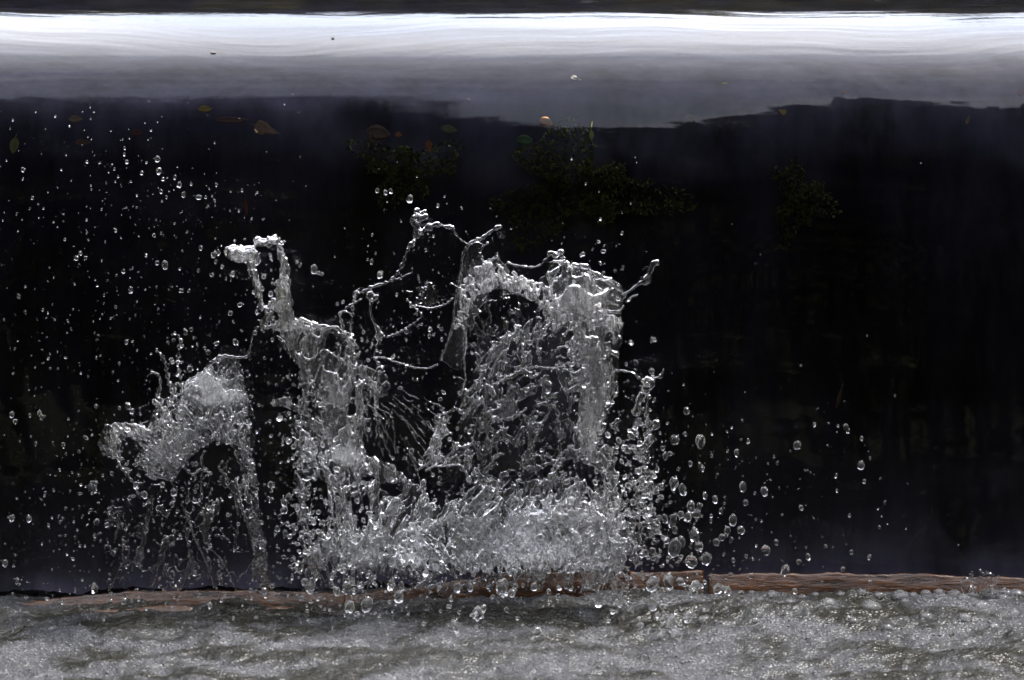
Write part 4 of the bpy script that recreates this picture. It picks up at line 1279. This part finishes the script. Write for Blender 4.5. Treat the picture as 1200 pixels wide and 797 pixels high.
# the finer drops and spray nobody could count
cl = []          # centre, spread, count, max radius
for c in [(190, 330, 95, 80, 210, 1.6), (110, 300, 90, 90, 120, 1.3), (215, 230, 60, 30, 70, 1.6), (60, 480, 60, 90, 200, 1.7), (160, 620, 70, 60, 300, 2.2), (200, 600, 60, 50, 120, 2.6), (60, 640, 60, 50, 160, 1.9),
          (290, 330, 30, 40, 60, 1.6), (330, 550, 18, 70, 130, 1.8), (360, 570, 16, 60, 170, 3.4), (410, 640, 60, 40, 320, 3.2), (445, 400, 50, 40, 130, 1.7), (495, 440, 40, 50, 110, 1.7),
          (560, 600, 70, 50, 260, 2.8), (600, 500, 60, 60, 110, 2.6), (660, 600, 60, 50, 260, 2.4), (690, 430, 25, 90, 220, 2.2), (740, 560, 24, 70, 260, 3.0), (790, 590, 45, 70, 260, 2.3), (860, 590, 80, 60, 170, 1.8), (960, 590, 90, 70, 90, 1.5),
          (640, 660, 120, 14, 260, 2.4), (420, 680, 90, 14, 160, 2.6), (250, 460, 60, 40, 160, 2.0), (500, 300, 60, 40, 70, 1.3), (620, 290, 70, 25, 60, 1.1), (780, 690, 40, 20, 90, 3.0), (800, 725, 40, 26, 110, 3.6), (400, 480, 45, 60, 160, 1.8),
          (230, 700, 120, 12, 120, 2.0), (560, 712, 140, 18, 130, 2.6), (900, 400, 200, 160, 30, 1.1), (120, 170, 90, 60, 60, 1.2)]:
    n_ = int(c[4])
    x = RNG.normal(c[0], c[2], n_)
    y = RNG.normal(c[1], c[3], n_)
    r = 0.45 + (c[5] - 0.45) * RNG.uniform(0, 1, n_) ** 2.6
    cl.append(np.stack([x, y, r], -1))
cl.append(np.array([(d[0], d[1], (d[2] + d[3]) / 2) for d in HAND[300:]] or [(0, 0, 1)]))
cl = np.vstack(cl)
cl = cl[(cl[:, 1] < 745) & (cl[:, 1] > 90)]
Yd = -0.16 + RNG.uniform(-0.07, 0.09, len(cl)) - np.clip((cl[:, 1] - 676) / 60, 0, 1.5) * 0.45
cen = P(cl[:, 0], cl[:, 1], Yd)
rad = cl[:, 2] * PX
sq = np.stack([RNG.uniform(0.8, 1.1, len(cl)), RNG.uniform(0.8, 1.1, len(cl)), RNG.uniform(0.9, 1.35, len(cl))], -1)
tag(scatter_spheres('fine_spray', cen, rad, ICO2, M_DROP, squash=sq), 'fine spray of countless tiny drops around the splash', 'spray', kind='stuff')

# larger bubbles riding on the froth at the right
bub = [(1055, 692, 11), (1085, 690, 7), (1160, 690, 12), (1178, 695, 9), (1118, 698, 10), (1140, 703, 8), (1030, 700, 7), (1010, 697, 6), (1020, 726, 13), (970, 720, 9), (985, 712, 6), (1060, 716, 6),
       (1100, 712, 7), (1128, 715, 9), (1150, 722, 10), (1175, 714, 8), (1190, 705, 9), (1188, 728, 7), (1085, 735, 8), (1130, 740, 9), (905, 697, 8), (880, 703, 5), (940, 705, 6), (955, 700, 5), (1165, 745, 7), (1040, 745, 6),
       (890, 715, 5), (925, 722, 6), (1000, 740, 6), (1070, 701, 6), (1195, 690, 7), (60, 735, 5), (300, 725, 4), (470, 715, 5), (500, 720, 4)]
v4, f4 = ICO3
hv = v4.copy()
ob = mesh_obj('bubble_source', hv, f4, M_BUB)
BME = ob.data
bpy.data.objects.remove(ob)
BM_ = []
for (px, py, r) in bub:
    # where the sight line meets the pool
    best = min(np.arange(-1.2, -0.09, 0.004), key=lambda yy: abs(P(px, py, yy)[2] + 0.012))
    p = P(px, py + 0.3 * r, best)
    ob = bpy.data.objects.new('foam_bubble', BME)
    COL.objects.link(ob)
    x_, y_ = float(p[0]), float(p[1])
    ob.location = (x_, y_, float(pool_z(np.array([x_]), np.array([y_]))[0]) - 0.1 * r * PX)
    ob.scale = (r * PX, r * PX, r * PX * 0.8)
    tag(ob, ('big' if r > 8 else 'small') + ' clear foam bubble ' + ('by the sill end' if px > 1000 and py < 706 else 'on the right froth' if px > 1000 else 'on the froth right of the crown' if px > 800 else 'on the froth at the left'), 'bubble', 'larger bubbles riding on the froth')
    BM_.append((ob, px))
finish_labels(BM_)
print('individual drops', NI, 'spray', len(cl))
